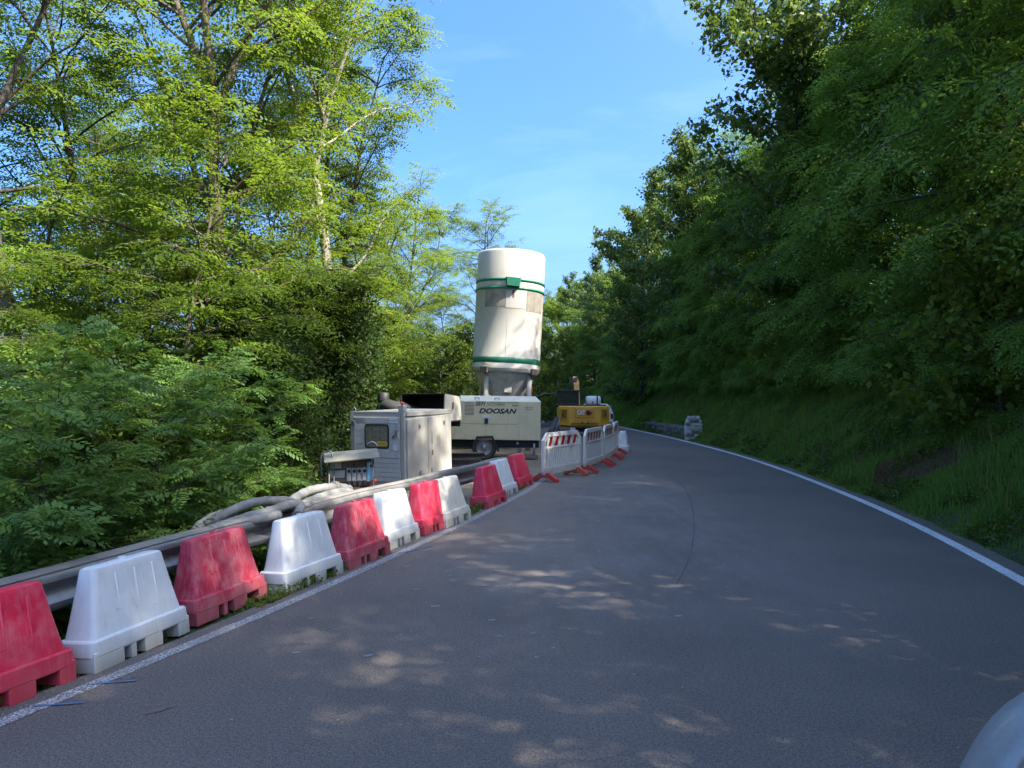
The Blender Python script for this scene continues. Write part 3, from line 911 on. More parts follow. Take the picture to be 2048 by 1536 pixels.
MB().lathe([(0.02, 0), (0.02, 0.02)], 10, Matrix.Translation((0.325, -0.112, zr - 0.17)) @ Matrix.Rotation(R(90), 4, 'X')).build('switch_knob', M['rubber'], s_)
MB().lathe([(0.033, 0), (0.036, 0.11), (0.025, 0.13)], 12, Matrix.Translation((0.30, -0.1, zr - 0.45)) @ Matrix.Rotation(R(70), 4, 'Y')).build('red_plug', M['red_plug'], s_)
MB().tube(smooth_path([(-0.62, 0, -0.05), (-0.60, 0, zr - 0.3), (-0.5, 0, zr - 0.14), (-0.36, 0.02, zr - 0.25), (-0.42, 0.0, -0.05)], 6), 0.006, 5).build('cable', M['wood'], sb)
MB().tube(smooth_path([(0.02, -0.09, zr - 0.5), (0.05, -0.14, 0.15), (-0.1, -0.2, 0.02), (-0.3, -0.16, 0.02)], 6), 0.014, 6).build('cable', M['rubber'], sb)

# ---------------------------------------------------------------- grey cabinet
CW, CD, CH = 1.30, 2.20, 1.54
cx_, cy_ = -2.2 - 0.65 * 0.933, 14.7 + 0.65 * 0.36
cab = empty('machine_cabinet', (cx_, cy_, -0.03), (R(2.2), 0, R(-21)))
tag(cab, 'dirty light grey machine cabinet with a dusty window behind the guard rail', 'cabinet')
mb = MB()
mb.box((0, CD / 2 + 0.02, CH / 2 - 0.04), (CW - 0.04, CD - 0.04, CH - 0.12))
mb.build('body', M['cab_panel'], cab)
mb = MB()     # corner posts and frame
for x in (-CW / 2 + 0.045, CW / 2 - 0.045):
    mb.box((x, 0.02, CH / 2), (0.09, 0.08, CH), bev=0.012)
mb.box((0, 0.02, CH - 0.045), (CW - 0.18, 0.075, 0.09), bev=0.008)
mb.box((0, 0.02, 0.05), (CW - 0.18, 0.075, 0.10), bev=0.008)
mb.build('frame', M['cab_paint'], cab)
MB().prism([(-CW / 2, CH - 0.005), (CW / 2, CH - 0.005), (CW / 2, CH + 0.03), (-CW / 2, CH + 0.03)], -0.02, 0.09).build('lintel', M['cab_paint'], cab)
mb = MB()
mb.box((0, CD / 2 + 0.06, CH - 0.055), (CW + 0.02, CD - 0.06, 0.10), rot=(R(-1.6), 0, 0), bev=0.01)
mb.build('roof', M['cab_paint'], cab)
# side doors
for k, (y0, y1) in enumerate(((0.09, 1.0), (1.012, 2.16))):
    d_ = MB().box((CW / 2 + 0.0, (y0 + y1) / 2, 0.72), (0.03, y1 - y0, 1.36), bev=0.006, seg=1).build('side_door', M['cab_paint'], cab)
    for (y, z) in ((0.62 if k == 0 else 1.78, 1.22), (0.62 if k == 0 else 1.15, 0.22)):
        MB().box((CW / 2 + 0.022, y, z), (0.02, 0.07, 0.085), bev=0.006, seg=1).build('latch', M['galv'], d_)
MB().box((CW / 2 + 0.02, 1.18, 0.93), (0.012, 0.018, 0.30), bev=0.004, seg=1).build('door_handle', M['post'], cab)
MB().box((CW / 2 + 0.02, 1.20, 0.60), (0.015, 0.05, 0.12), bev=0.004, seg=1).build('door_lock', M['post'], cab)
# front door made of horizontal boards around the window
door = MB().box((0, -0.022, 1.03), (CW - 0.20, 0.02, 0.86)).build('front_door', M['cab_panel'], cab)
wx0, wx1, wz0, wz1 = -0.28, 0.30, 0.80, 1.31
nb = 6
for k in range(nb):
    z0 = 0.61 + k * 0.14; z1 = z0 + 0.136
    for (a, b) in ((-CW / 2 + 0.105, wx0 - 0.01), (wx1 + 0.01, CW / 2 - 0.105)):
        if z1 < wz0 or z0 > wz1: continue
        MB().box(((a + b) / 2, -0.037, (z0 + z1) / 2), (b - a, 0.012, z1 - z0), bev=0.004, seg=1).build('board', M['cab_panel'], door)
for (z0, z1) in ((0.61, 0.79), (1.325, 1.45)):
    MB().box((0, -0.037, (z0 + z1) / 2), (CW - 0.21, 0.012, z1 - z0), bev=0.004, seg=1).build('board', M['cab_panel'], door)
for k in range(5):
    z0 = 0.11 + k * 0.098
    MB().box((0, -0.03, z0 + 0.046), (CW - 0.19, 0.02, 0.092), bev=0.004, seg=1).build('lower_board', M['cab_panel'], cab)
# window: rubber gasket and dusty pane
wn = MB()
def rr2(x0, x1, z0, z1, r, y):
    return [(a + (x0 + x1) / 2, y, b + (z0 + z1) / 2) for (a, b, _) in rrect(x1 - x0, z1 - z0, r, 0)]
o_, i_ = rr2(wx0, wx1, wz0, wz1, 0.06, -0.048), rr2(wx0 + 0.03, wx1 - 0.03, wz0 + 0.03, wz1 - 0.03, 0.04, -0.048)
wn.loft([[(p[0], -0.028, p[2]) for p in o_], o_, i_, [(p[0], -0.03, p[2]) for p in i_]], cap=False, smooth=False)
win = wn.build('window', M['rubber'], cab)
pb = MB(); vv = [pb.bm.verts.new((p[0], -0.0345, p[2])) for p in i_]; pb.bm.faces.new(vv[::-1]); pb.build('pane', M['dusty_glass'], win)
MB().tube([(0.13 * math.cos(R(a)) - 0.11, -0.038, 0.835 + 0.10 * math.sin(R(a))) for a in range(10, 175, 15)], 0.008, 5).build('wiped_arc', M['white_st'], win)
st = MB().box((0.14, -0.039, 0.90), (0.24, 0.004, 0.10)).build('sticker', M['yellow_st'], win)
for k in range(6):
    MB().box((0.065 + 0.03 * k, -0.043, 0.905 + 0.006 * (k % 2)), (0.02, 0.003, 0.028 - 0.008 * (k % 3))).build('print_mark', M['brown_pl'], st)
for r_ in range(2):
    for k in range(4):
        MB().box((0.345 + 0.052 * k, -0.047, 1.415 - 0.055 * r_), (0.042, 0.004, 0.044)).build('pictogram', M['white_st'], cab)
MB().box((0.45, -0.047, 0.83), (0.10, 0.004, 0.13)).build('warning_sheet', M['white_st'], cab)
MB().box((0.49, -0.06, 1.14), (0.05, 0.04, 0.12), bev=0.01).build('handle', M['galv'], door)
MB().tube([(0.47, -0.085, 1.12), (0.41, -0.085, 1.03)], 0.018, 7).build('handle_lever', M['post'], door)
for z in (0.74, 1.33):
    MB().box((-CW / 2 + 0.09, -0.045, z), (0.10, 0.035, 0.10), bev=0.01).build('hinge', M['galv'], cab)
MB().box((CW / 2 - 0.07, 0.05, CH + 0.095), (0.14, 0.12, 0.13), bev=0.01).build('button_box', M['cab_paint'], cab)
MB().lathe([(0.02, 0), (0.02, 0.03), (0.045, 0.035), (0.045, 0.06), (0.02, 0.07)], 14, Matrix.Translation((CW / 2 - 0.07, 0.05, CH + 0.16))).build('stop_button', M['red_plug'], cab)
MB().tube([(0.04 * math.cos(R(a)) - CW / 2 + 0.07, 0.03, CH + 0.065 + 0.04 * math.sin(R(a))) for a in range(0, 360, 30)], 0.012, 6, closed=True).build('lifting_eye', M['galv'], cab)

# ---------------------------------------------------------------- open-hooded machine behind the cabinet
hd = empty('open_hood_machine', (-2.20, 17.4, -0.03), (0, 0, R(-16)))
tag(hd, 'machine with an open black-lined steel hood and fat black duct behind the cabinet', 'machine')
HZ0, HZ1 = 1.28, 1.96
MB().box((-0.12, 0.62, 0.64), (0.86, 1.2, 1.27), bev=0.02).build('base', M['black'], hd)
MB().prism([(0, HZ0), (1.24, HZ0), (1.06, HZ1 - 0.08), (0.06, HZ1)], 0.0, 0.025, Matrix.Translation((0.585, 0, 0)) @ Matrix.Rotation(R(90), 4, 'Z')).build('side_panel', M['cab_paint'], hd)
mb = MB()
mb.prism([(0, HZ0), (1.22, HZ0), (1.04, HZ1 - 0.10), (0.08, HZ1 - 0.02)], 0.0, 0.02, Matrix.Translation((0.560, 0, 0)) @ Matrix.Rotation(R(90), 4, 'Z'))
mb.box((0, 1.12, (HZ0 + HZ1) / 2 - 0.10), (1.16, 0.02, HZ1 - HZ0 + 0.14))
mb.box((0, 0.56, HZ0 - 0.02), (1.16, 1.12, 0.02))
mb.build('hood_lining', M['black'], hd)
MB().box((-0.0, 0.58, HZ1 - 0.045), (1.17, 1.12, 0.016), rot=(R(-4.0), 0, 0)).build('hood_top', M['rubber'], hd)
MB().box((-0.57, 0.55, HZ0 + 0.31), (0.02, 1.1, 0.66)).build('hood_side', M['black'], hd)
MB().tube(smooth_path([(-1.02, 0.05, 0.0), (-1.06, 0.02, 1.45), (-1.0, 0.0, 1.62), (-0.78, -0.05, 1.62), (-0.5, 0.1, 1.55), (-0.3, 0.4, 1.45)], 5), 0.17, 12).build('duct', M['rubber'], hd)
MB().lathe([(0.13, 0), (0.14, 0.02), (0.14, 0.26), (0.12, 0.28)], 14, Matrix.Translation((-1.05, 0.02, 1.70))).build('duct_collar', M['black'], hd)
MB().box((0.605, 0.55, 1.66), (0.006, 0.10, 0.17), bev=0.002, seg=1).build('dark_plate', M['rust'], hd)

# ---------------------------------------------------------------- towable compressor
CPX, CPY = 0.83, 21.0          # right end, front face
cp = empty('towable_compressor', (CPX, CPY, -0.06), (0, R(0.8), 0))
tag(cp, 'large cream towable air compressor with black lettering in front of the silo', 'compressor')
def cxz(u, v): return ((u - 1024) / F_PX * CPY - CPX, CAM_H - (v - HOR) / F_PX * CPY + 0.06)
Z0, Z1, Z2 = cxz(0, 881)[1], cxz(0, 804)[1], cxz(0, 793)[1]
LEN, DEP = 4.15, 1.85
def rect(x0, x1, y0, y1, z): return [(x0, y0, z), (x1, y0, z), (x1, y1, z), (x0, y1, z)]
MB().loft([rect(-LEN, 0, 0, DEP, Z0), rect(-LEN, 0, 0, DEP, Z1)], smooth=False).build('body', M['compr'], cp)
MB().loft([rect(-LEN, 0.0, 0.0, DEP, Z1 + 0.002), rect(-LEN + 0.16, -0.16, 0.16, DEP - 0.16, Z2), ], smooth=False).build('lid', M['compr_top'], cp)
def cpanel(name, u0, v0, u1, v1, mat, t=0.012, y=0.0, parent=None, bev=0.004):
    x0, z1 = cxz(u0, v0); x1, z0 = cxz(u1, v1)
    return MB().box(((x0 + x1) / 2, y - t / 2, (z0 + z1) / 2), (x1 - x0, t, z1 - z0), bev=bev, seg=1).build(name, mat, parent or cp)
cpanel('door', 907, 804.6, 1036.6, 849.4, M['compr'], 0.016)
cpanel('lower_panel', 907, 850.6, 1036.6, 880.5, M['compr'], 0.014)
cpanel('end_panel', 1038, 804.6, 1079.6, 880.5, M['compr'], 0.015)
cpanel('end_panel', 830, 804.6, 905.6, 880.5, M['compr'], 0.015)
for k in range(10):
    cpanel('louvre', 928, 807 + k * 2.65, 947, 807.95 + k * 2.65, M['ink'], 0.002, y=-0.0165, bev=0)
ly = -0.0205
def ctext(s, u0, u1, v0, v1, mat, shear=0.0, bold=0.0, name='lettering'):
    x0, z1 = cxz(u0, v0); x1, z0 = cxz(u1, v1)
    t = text_part(s, 1.0, mat, cp, (0, 0, 0), (R(90), 0, 0), shear=shear, bold=bold, name=name, extr=0.0)
    co = np.empty(len(t.data.vertices) * 3, dtype=np.float32); t.data.vertices.foreach_get('co', co); co = co.reshape(-1, 3)
    mn, mxx = co.min(0), co.max(0)
    co[:, 0] = (co[:, 0] - mn[0]) / (mxx[0] - mn[0]) * (x1 - x0)
    co[:, 1] = (co[:, 1] - mn[1]) / (mxx[1] - mn[1]) * (z1 - z0)
    co[:, 2] = 0
    t.data.vertices.foreach_set('co', co.ravel()); t.data.update()
    t.location = (x0, ly, z0)
    return t
ctext('SEFI', 948.8, 969.8, 804.6, 813.2, M['ink'], 0.25, 0.022)
ctext('DOOSAN', 956.6, 1032.3, 818, 828.4, M['ink'], 0.3, 0.035)
ctext('FLOTTA NOLEGGIO', 972.5, 1009, 805.0, 811.5, M['grey_ink'], 0, 0.01)
ctext('14/147', 1049, 1065, 813.6, 817.6, M['ink'], 0.2, 0.0)
ly0 = ly
cpanel('rule', 1049, 819.0, 1064, 819.8, M['ink'], 0.004, y=-0.0155, bev=0)
cpanel('rule', 972.5, 812.6, 1009, 813.2, M['grey_ink'], 0.003, y=-0.0165, bev=0)
for k in range(9):
    cpanel('fine_print', 1011.5 + 2.7 * k, 805.6, 1013.6 + 2.7 * k, 807.2, M['grey_ink'], 0.003, y=-0.0165, bev=0)
    if k > 3: cpanel('fine_print', 1011.5 + 2.7 * k, 810.2, 1013.6 + 2.7 * k, 813.2, M['grey_ink'], 0.003, y=-0.0165, bev=0)
cpanel('latch', 968, 838.2, 975.2, 848.6, M['black'], 0.03, y=-0.0165)
cpanel('round_label', 963.5, 831.4, 979.5, 836.8, M['white_st'], 0.004, y=-0.0165)
cpanel('small_sticker', 908.5, 853, 911.5, 857.5, M['white_st'], 0.004, y=-0.0145)
cpanel('marker_lamp', 899.5, 819, 902, 823, M['red_plug'], 0.02, y=-0.0155)
for (u0, u1) in ((948, 956.5), (988, 996.8)):
    x0, zt = cxz(u0, 797.5); x1, zb = cxz(u1, 801)
    MB().tube([(x0, 0.05, zb), (x0, 0.0, zt), (x1, 0.0, zt), (x1, 0.05, zb)], 0.010, 6).build('lifting_handle', M['black'], cp)
# frame skirt
x0, zs = cxz(840, 881.5); x1, zt = cxz(1078, 897)
MB().box(((x0 + x1) / 2, 0.60, (zs + zt) / 2), (x1 - x0, 0.66, zs - zt)).build('skirt', M['navy'], cp)
cpanel('reflector', 1032.3, 885.5, 1037, 890.5, M['white_st'], 0.01, y=0.268)
# wheels and mudguards
for y in (0.13, 1.70):
    wx, wz = cxz(968, 0)[0], 0.37
    wh = MB().lathe([(0.23, -0.10), (0.33, -0.115), (0.36, -0.09), (0.37, 0), (0.36, 0.09), (0.33, 0.115), (0.23, 0.10)], 28, Matrix.Translation((wx, y, wz + 0.01)) @ Matrix.Rotation(R(90), 4, 'X'), cap=False).build('wheel', M['tyre'], cp)
    MB().lathe([(0.235, 0.10), (0.225, 0.115), (0.205, 0.09), (0.19, 0.03), (0.10, 0.045), (0.07, 0.09), (0.0, 0.10)], 28, Matrix.Translation((wx, y, wz + 0.01)) @ Matrix.Rotation(R(90), 4, 'X'), cap=False).build('rim', M['rim'], wh)
    pts = [cxz(944.5, 902), cxz(952.5, 874), cxz(985, 872.5), cxz(998, 904)]
    inn = [cxz(995.0, 904), cxz(983, 876.5), cxz(954, 878), cxz(948, 902)]
    d0 = -0.10 if y < 1 else 1.5
    MB().prism(pts + inn, d0, d0 + 0.35).build('mudguard', M['black'], cp)
x_, z_b = cxz(1060, 906)
MB().box((x_ + 0.02, 0.12, 0.13), (0.42, 0.22, 0.12), bev=0.01).build('jack_foot', M['post'], cp)
MB().tube([(cxz(1068, 0)[0], 0.05, 0.15), (cxz(1068, 0)[0], 0.05, 0.52)], 0.035, 8).build('jack', M['galv'], cp)
MB().box((cxz(1038, 0)[0], 0.12, 0.21), (0.12, 0.12, 0.30)).build('frame_leg', M['post'], cp)

# steel beams lying before the compressor wheel
def beam_thing(a, b, w_, h_, mat, label, name='steel_beam', cat='beam', group=None):
    a, b = Vector(a), Vector(b)
    c = (a + b) / 2
    L = (b - a).length
    ang = math.atan2(b.y - a.y, b.x - a.x)
    pit = -math.asin((b.z - a.z) / L)
    r_ = empty(name, c, (0, pit, ang))
    MB().box((0, 0, h_ / 2 - 0.012), (L, w_, 0.024)).build('top_flange', mat, r_)
    MB().box((0, 0, 0), (L, 0.03, h_ - 0.05)).build('web', mat, r_)
    MB().box((0, 0, -h_ / 2 + 0.012), (L, w_, 0.024)).build('bottom_flange', mat, r_)
    return tag(r_, label, cat, group)
beam_thing((-2.1, 19.3, 0.235), (-0.75, 19.5, 0.245), 0.22, 0.15, M['rust'], 'upper dark steel beam lying in front of the compressor wheel', group='steel beams by the compressor')
beam_thing((-2.2, 19.25, 0.06), (-0.85, 19.4, 0.06), 0.26, 0.19, M['post'], 'lower grey steel beam lying in front of the compressor wheel', group='steel beams by the compressor')
# ---------------------------------------------------------------- silo
SX, SY = -0.37, 25.5
silo = empty('mortar_silo', (SX, SY, -0.05), (0, R(3.0), 0))
tag(silo, 'tall white mortar silo with green bands standing on legs behind the compressor', 'silo')
SR = 1.21
MB().lathe([(SR - 0.05, 2.73), (SR + 0.02, 2.75), (SR + 0.02, 2.95), (SR, 2.97), (SR, 5.62), (SR + 0.012, 5.64), (SR + 0.012, 5.86), (SR, 5.9), (SR, 6.92), (SR - 0.04, 7.0), (SR - 0.25, 7.04), (0.3, 7.06), (0.0, 7.06)], 64).build('shell', M['silo'], silo)
MB().lathe([(SR - 0.08, 2.76), (SR - 0.10, 2.68), (0.95, 2.35), (0.34, 1.42), (0.30, 1.15), (0.0, 1.15)], 48).build('cone', M['silo_cone'], silo)
for (z0, z1, t) in ((5.885, 5.985, 0.035), (5.60, 5.69, 0.03), (3.05, 3.26, 0.004)):
    MB().lathe([(SR - 0.01, z0), (SR + t, z0 + 0.01), (SR + t, z1 - 0.01), (SR - 0.01, z1)], 64, cap=False).build('green_band', M['green'], silo)
MB().lathe([(SR + 0.0, 2.86), (SR + 0.035, 2.87), (SR + 0.035, 2.885), (SR, 2.895)], 64, cap=False).build('rim_hoop', M['silo'], silo)
def arc_panel(name, a0, a1, z0, z1, r, mat, t=0.006, parent=silo):
    """sheet on the shell; angles in degrees from the camera side (-Y), positive to the right"""
    n = max(4, int(abs(a1 - a0) / 4))
    rings = []
    for k in range(n + 1):
        a = R(-90 + a0 + (a1 - a0) * k / n)
        c, s = math.cos(a), math.sin(a)
        rings.append([(c * (r - 0.004), s * (r - 0.004), z0), (c * (r + t), s * (r + t), z0), (c * (r + t), s * (r + t), z1), (c * (r - 0.004), s * (r - 0.004), z1)])
    return MB().loft(rings, smooth=False).build(name, mat, parent, autosmooth=40)
arc_panel('bare_plate', -44, -6, 4.98, 5.58, SR, M['bare_steel'])
arc_panel('bare_plate', 30, 72, 4.88, 5.56, SR, M['bare_steel'])
arc_panel('white_plate', -5.2, 29, 4.95, 5.58, SR, M['silo'], 0.009)
arc_panel('weld_seam', -1.6, -1.1, 3.3, 4.9, SR, M['silo_cone'], 0.004)
MB().loft([[(0.12 + dx * s, -SR - 0.17 * t - 0.0, z) for dx, z in ((-0.26, 5.985), (0.24, 5.97), (0.20, 5.68), (-0.22, 5.70))] for s, t in ((1.12, -0.05), (1.0, 0.9), (0.92, 1.0))], smooth=False).build('clamp_box', M['green'], silo)
arc_panel('stain', 4.5, 8.0, 5.30, 5.56, SR, M['rust'], 0.011)
for a in (-36, 52, 144, 232):
    aa = R(-90 + a)
    c, s = math.cos(aa), math.sin(aa)
    lg = MB().tube([(c * 1.06, s * 1.06, 2.72), (c * 1.10, s * 1.10, 1.5), (c * 1.16, s * 1.16, 0.04)], 0.095, 12).build('leg', M['silo'], silo)
    MB().box((c * 1.14, s * 1.14, 2.80), (0.34, 0.30, 0.22), rot=(0, 0, aa), bev=0.015).build('leg_bracket', M['rust'], lg)
    MB().box((c * 1.16, s * 1.16, 0.04), (0.4, 0.4, 0.05)).build('foot_plate', M['post'], lg)
    for s2 in (-1, 1):
        ab = aa + s2 * R(38)
        MB().tube([(c * 1.09, s * 1.09, 2.0), (math.cos(ab) * 0.92, math.sin(ab) * 0.92, 1.45)], 0.035, 7).build('brace', M['silo'], lg)
MB().box((0.12, -0.87, 2.15), (0.26, 0.05, 0.28), rot=(R(-34), 0, 0), bev=0.01).build('inspection_hatch', M['silo_cone'], silo)

# ---------------------------------------------------------------- machine glimpsed behind the silo leg
dr = empty('drilling_machine', (0.55, 29.0, 0.0))
tag(dr, 'red and white machine glimpsed between the silo cone and its right leg', 'machine')
MB().box((0, 0, 0.25), (0.75, 1.6, 0.5), bev=0.08).build('track_base', M['rubber'], dr)
MB().box((0, 0, 1.2), (0.55, 1.1, 1.4), bev=0.04).build('body', M['black'], dr)
MB().box((0.02, -0.3, 2.08), (0.50, 0.6, 0.34), bev=0.05).build('engine_cover', M['light_red'], dr)
for k in range(3):
    MB().box((0.02, -0.28, 2.36 + k * 0.13), (0.46 - 0.08 * k, 0.5, 0.085), bev=0.01).build('white_panel', M['van_white'], dr)
MB().box((0.02, -0.2, 2.46), (0.36, 0.4, 0.5)).build('blue_panel', M['blue_stripe'], dr)
MB().tube([(0.1, -0.5, 1.6), (0.75, -0.5, 1.95), (1.0, -0.4, 1.9)], 0.06, 8).build('hydraulic_arm', M['black'], dr)

# ---------------------------------------------------------------- mesh-like plastic fence panels on orange feet
def fence_panel(a, b, label, frame_mat, foot_mats, solid=False):
    a, b = Vector(a), Vector(b)
    d = b - a; L = d.length
    r_ = empty('fence_panel', (a.x, a.y, 0.0), (0, 0, math.atan2(d.y, d.x)))
    tag(r_, label, 'barrier fence', 'white plastic fence panels on orange feet')
    H0, H1 = 0.15, 1.06
    ch = 0.20
    out_ = [(0, H0 + 0.06), (0.03, H0), (L - 0.03, H0), (L, H0 + 0.06), (L, H1 - 0.16), (L - ch, H1), (ch, H1), (0, H1 - 0.16)]
    t = 0.09
    inn = [(t, H0 + 0.10), (t + 0.03, H0 + 0.15), (L - t - 0.03, H0 + 0.15), (L - t, H0 + 0.10 + 0.09), (L - t, H1 - 0.20), (L - ch - 0.03, H1 - t), (ch + 0.03, H1 - t), (t, H1 - 0.20)]
    mb = MB()
    y0, y1 = -0.03, 0.03
    rings = [[(x, y0, z) for x, z in out_], [(x, y0, z) for x, z in inn], [(x, y1, z) for x, z in inn], [(x, y1, z) for x, z in out_]]
    rr_ = [[mb.bm.verts.new(p) for p in r] for r in rings]
    n = 8
    for k in range(4):
        A, B = rr_[k], rr_[(k + 1) % 4]
        for j in range(n):
            mb.bm.faces.new((A[j], A[(j + 1) % n], B[(j + 1) % n], B[j]))
    mb.build('frame', frame_mat, r_)
    # rail under the striped board, uprights beside it
    MB().box((L / 2, 0, 0.735), (L - 2 * t + 0.01, 0.045, 0.05), bev=0.006, seg=1).build('mid_rail', frame_mat, r_)
    for x in (0.21, L - 0.21):
        MB().box((x, 0, 0.56), (0.05, 0.042, 0.66), bev=0.006, seg=1).build('upright', frame_mat, r_)
    if solid:
        bd_ = MB().box((L / 2, 0, 0.51), (L - 0.50, 0.02, 0.40), bev=0.006, seg=1).build('plain_board', M['white_refl'], r_)
        for k in range(12):
            MB().box((0.32 + (L - 0.64) * k / 11, -0.014, 0.51), (0.012, 0.01, 0.36)).build('board_rib', M['white_refl'], bd_)
    else:
        ns = 14
        for k in range(ns):
            x = 0.27 + (L - 0.54) * k / (ns - 1)
            MB().box((x, 0, 0.51), (0.046, 0.03, 0.42), rot=(0, R(5), 0), bev=0.006, seg=1).build('slat', frame_mat, r_)
    bd = MB().box((L / 2, 0.0, 0.87), (L - 0.44, 0.02, 0.225)).build('striped_board', M['white_refl'], r_)
    k = 0
    x = 0.24
    while x < L - 0.30:
        MB().prism([(x, 0.762), (x + 0.13, 0.762), (x + 0.23, 0.978), (x + 0.10, 0.978)], -0.0135, -0.0105).build('red_stripe', M['red_refl'], bd)
        x += 0.30
    for x, fm in ((0.12, foot_mats[0]), (L - 0.22, foot_mats[1])):
        poly = [(-0.31, 0.0), (-0.31, 0.07), (-0.10, 0.195), (0.10, 0.195), (0.31, 0.07), (0.31, 0.0), (0.24, 0.0), (0.08, 0.105), (-0.08, 0.105), (-0.24, 0.0)]
        ft = MB().prism(poly, -0.055, 0.055, Matrix.Translation((x, 0, 0.002)) @ Matrix.Rotation(R(90), 4, 'Z'), bev=0.006).build('foot', fm, r_)
        MB().box((x, 0, 0.19), (0.05, 0.05, 0.09)).build('foot_pin', frame_mat, ft)
    return r_
FP = [(0.66, 15.35), (1.62, 16.95), (1.74, 17.1), (2.42, 18.95), (2.46, 19.1), (2.98, 20.95), (3.0, 21.1), (3.42, 23.0)]
fence_panel((FP[0][0], FP[0][1], 0), (FP[1][0], FP[1][1], 0), 'nearest white slatted fence panel with red stripes, beside the last red barrier', M['fence'], (M['orange_red'], M['orange']))
fence_panel((FP[2][0], FP[2][1], 0), (FP[3][0], FP[3][1], 0), 'second fence panel with a plain dirty white board below its stripes', M['fence'], (M['orange_red'], M['orange_red']), solid=True)
fence_panel((FP[4][0], FP[4][1], 0), (FP[5][0], FP[5][1], 0), 'third fence panel seen almost edge-on in front of the excavator', M['fence'], (M['orange_red'], M['orange_red']))
fence_panel((FP[6][0], FP[6][1], 0), (FP[7][0], FP[7][1], 0), 'farthest fence panel, seen edge-on beside the lone white barrier', M['fence'], (M['orange_red'], M['orange_red']))

# ---------------------------------------------------------------- excavator seen from behind
EX, EY = 3.30, 32.3
ex = empty('excavator', (EX, EY, 0.0))
tag(ex, 'yellow tracked excavator parked with its counterweight towards the camera', 'excavator')
def ez(v): return CAM_H - (v - HOR) / F_PX * EY
def exx(u): return (u - 1024) / F_PX * EY - EX
W2 = 1.16
zb, zt = ez(855), ez(812)
cw = MB()
def cw_ring(w_, y0, z):
    return [(-w_, 0.55, z), (-w_, y0 + 0.20, z), (-w_ * 0.62, y0, z), (w_ * 0.62, y0, z), (w_, y0 + 0.20, z), (w_, 0.55, z)]
cw.loft([cw_ring(W2 - 0.10, 0.10, zb), cw_ring(W2, -0.02, zb + 0.10), cw_ring(W2, 0.0, zb + 0.32), cw_ring(W2, 0.06, zt - 0.05), cw_ring(W2 - 0.04, 0.10, zt)], smooth=False)
cwo = cw.build('counterweight', M['cat_y'], ex)
MB().box((0.0, 0.0, (ez(835) + ez(816)) / 2 ), (0.86, 0.06, ez(816) - ez(835)), bev=0.02).build('logo_panel', M['cat_y'], cwo)
MB().prism([(-0.5, ez(838)), (0.5, ez(838)), (0.62, ez(846)), (-0.62, ez(846))], -0.10, 0.05).build('bumper_step', M['cat_y'], cwo)
for s in (-1, 1):
    MB().lathe([(0.035, 0), (0.05, 0.01), (0.05, 0.03), (0.03, 0.035)], 12, Matrix.Translation((0.02 + s * 0.13, -0.09, ez(845))) @ Matrix.Rotation(R(90), 4, 'X')).build('lifting_eye', M['cat_d'], cwo)
    gp = MB().box((s * 0.92, 0.10, (ez(840) + ez(817)) / 2), (0.36, 0.05, ez(817) - ez(840)), rot=(0, 0, R(s * 24)), bev=0.015).build('grille_panel', M['cat_y'], cwo)
    for k in range(7):
        MB().box((s * 0.92, 0.072 if True else 0, ez(819) - 0.055 * k - 0.03), (0.24, 0.02, 0.028), rot=(0, 0, R(s * 24))).build('grille_slot', M['cat_d'], gp)
    MB().box((s * 0.98, 0.05, ez(829)), (0.05, 0.04, 0.10), rot=(0, 0, R(s * 24))).build('latch', M['black'], gp)
    MB().box((s * 1.0, 0.06, ez(851)), (0.16, 0.04, 0.05), rot=(0, 0, R(s * 24)), bev=0.006).build('tail_lamp', M['light_red'], cwo)
lt = text_part('CAT', 0.30, M['van_white'], cwo, (exx(1154.5), -0.045, ez(829)), (R(90), 0, 0), bold=0.012, name='lettering', extr=0.004, sx=0.58)
MB().lathe([(0.12, 0), (0.12, 0.008)], 20, Matrix.Translation((exx(1176.5), -0.031, ez(826))) @ Matrix.Rotation(R(90), 4, 'X')).build('logo_disc', M['light_red'], cwo)
MB().lathe([(0.085, 0), (0.085, 0.008)], 20, Matrix.Translation((exx(1176), -0.036, ez(825.6))) @ Matrix.Rotation(R(90), 4, 'X')).build('logo_disc', M['ink'], cwo)
MB().prism([(exx(1160), ez(829.6)), (exx(1164), ez(829.6)), (exx(1162), ez(828.3))], -0.055, -0.051).build('logo_triangle', M['yellow_st'], cwo)
MB().box((exx(1182), -0.03, ez(826)), (0.085, 0.05, 0.11), bev=0.012).build('rear_camera', M['rust'], cwo)
# house, cab, engine deck
MB().box((0.0, 1.55, zb + 0.52), (2.2, 2.0, 0.72), bev=0.05).build('house', M['cat_y'], ex)
MB().box((0.35, 0.9, zt + 0.02), (1.4, 1.0, 0.06), bev=0.02).build('engine_deck', M['black'], ex)
cabx0, cabx1 = exx(1119), exx(1161)
cz1 = ez(780)
cb = MB()
for x in (cabx0 + 0.04, cabx1 - 0.04):
    for y in (0.85, 2.1):
        cb.box((x, y, (zt + cz1) / 2), (0.09, 0.09, cz1 - zt), bev=0.015)
cb.box(((cabx0 + cabx1) / 2, 1.47, cz1 - 0.03), (cabx1 - cabx0 + 0.06, 1.40, 0.07), bev=0.02)
cb.box(((cabx0 + cabx1) / 2, 1.47, zt + 0.05), (cabx1 - cabx0, 1.34, 0.12), bev=0.02)
cbo = cb.build('cab', M['black'], ex)
gx0, gx1 = cabx0 + 0.09, cabx1 - 0.09
MB().box(((gx0 + gx1) / 2, 0.84, (zt + cz1) / 2 + 0.03), (gx1 - gx0, 0.015, cz1 - zt - 0.2)).build('rear_pane', M['glass'], cbo)
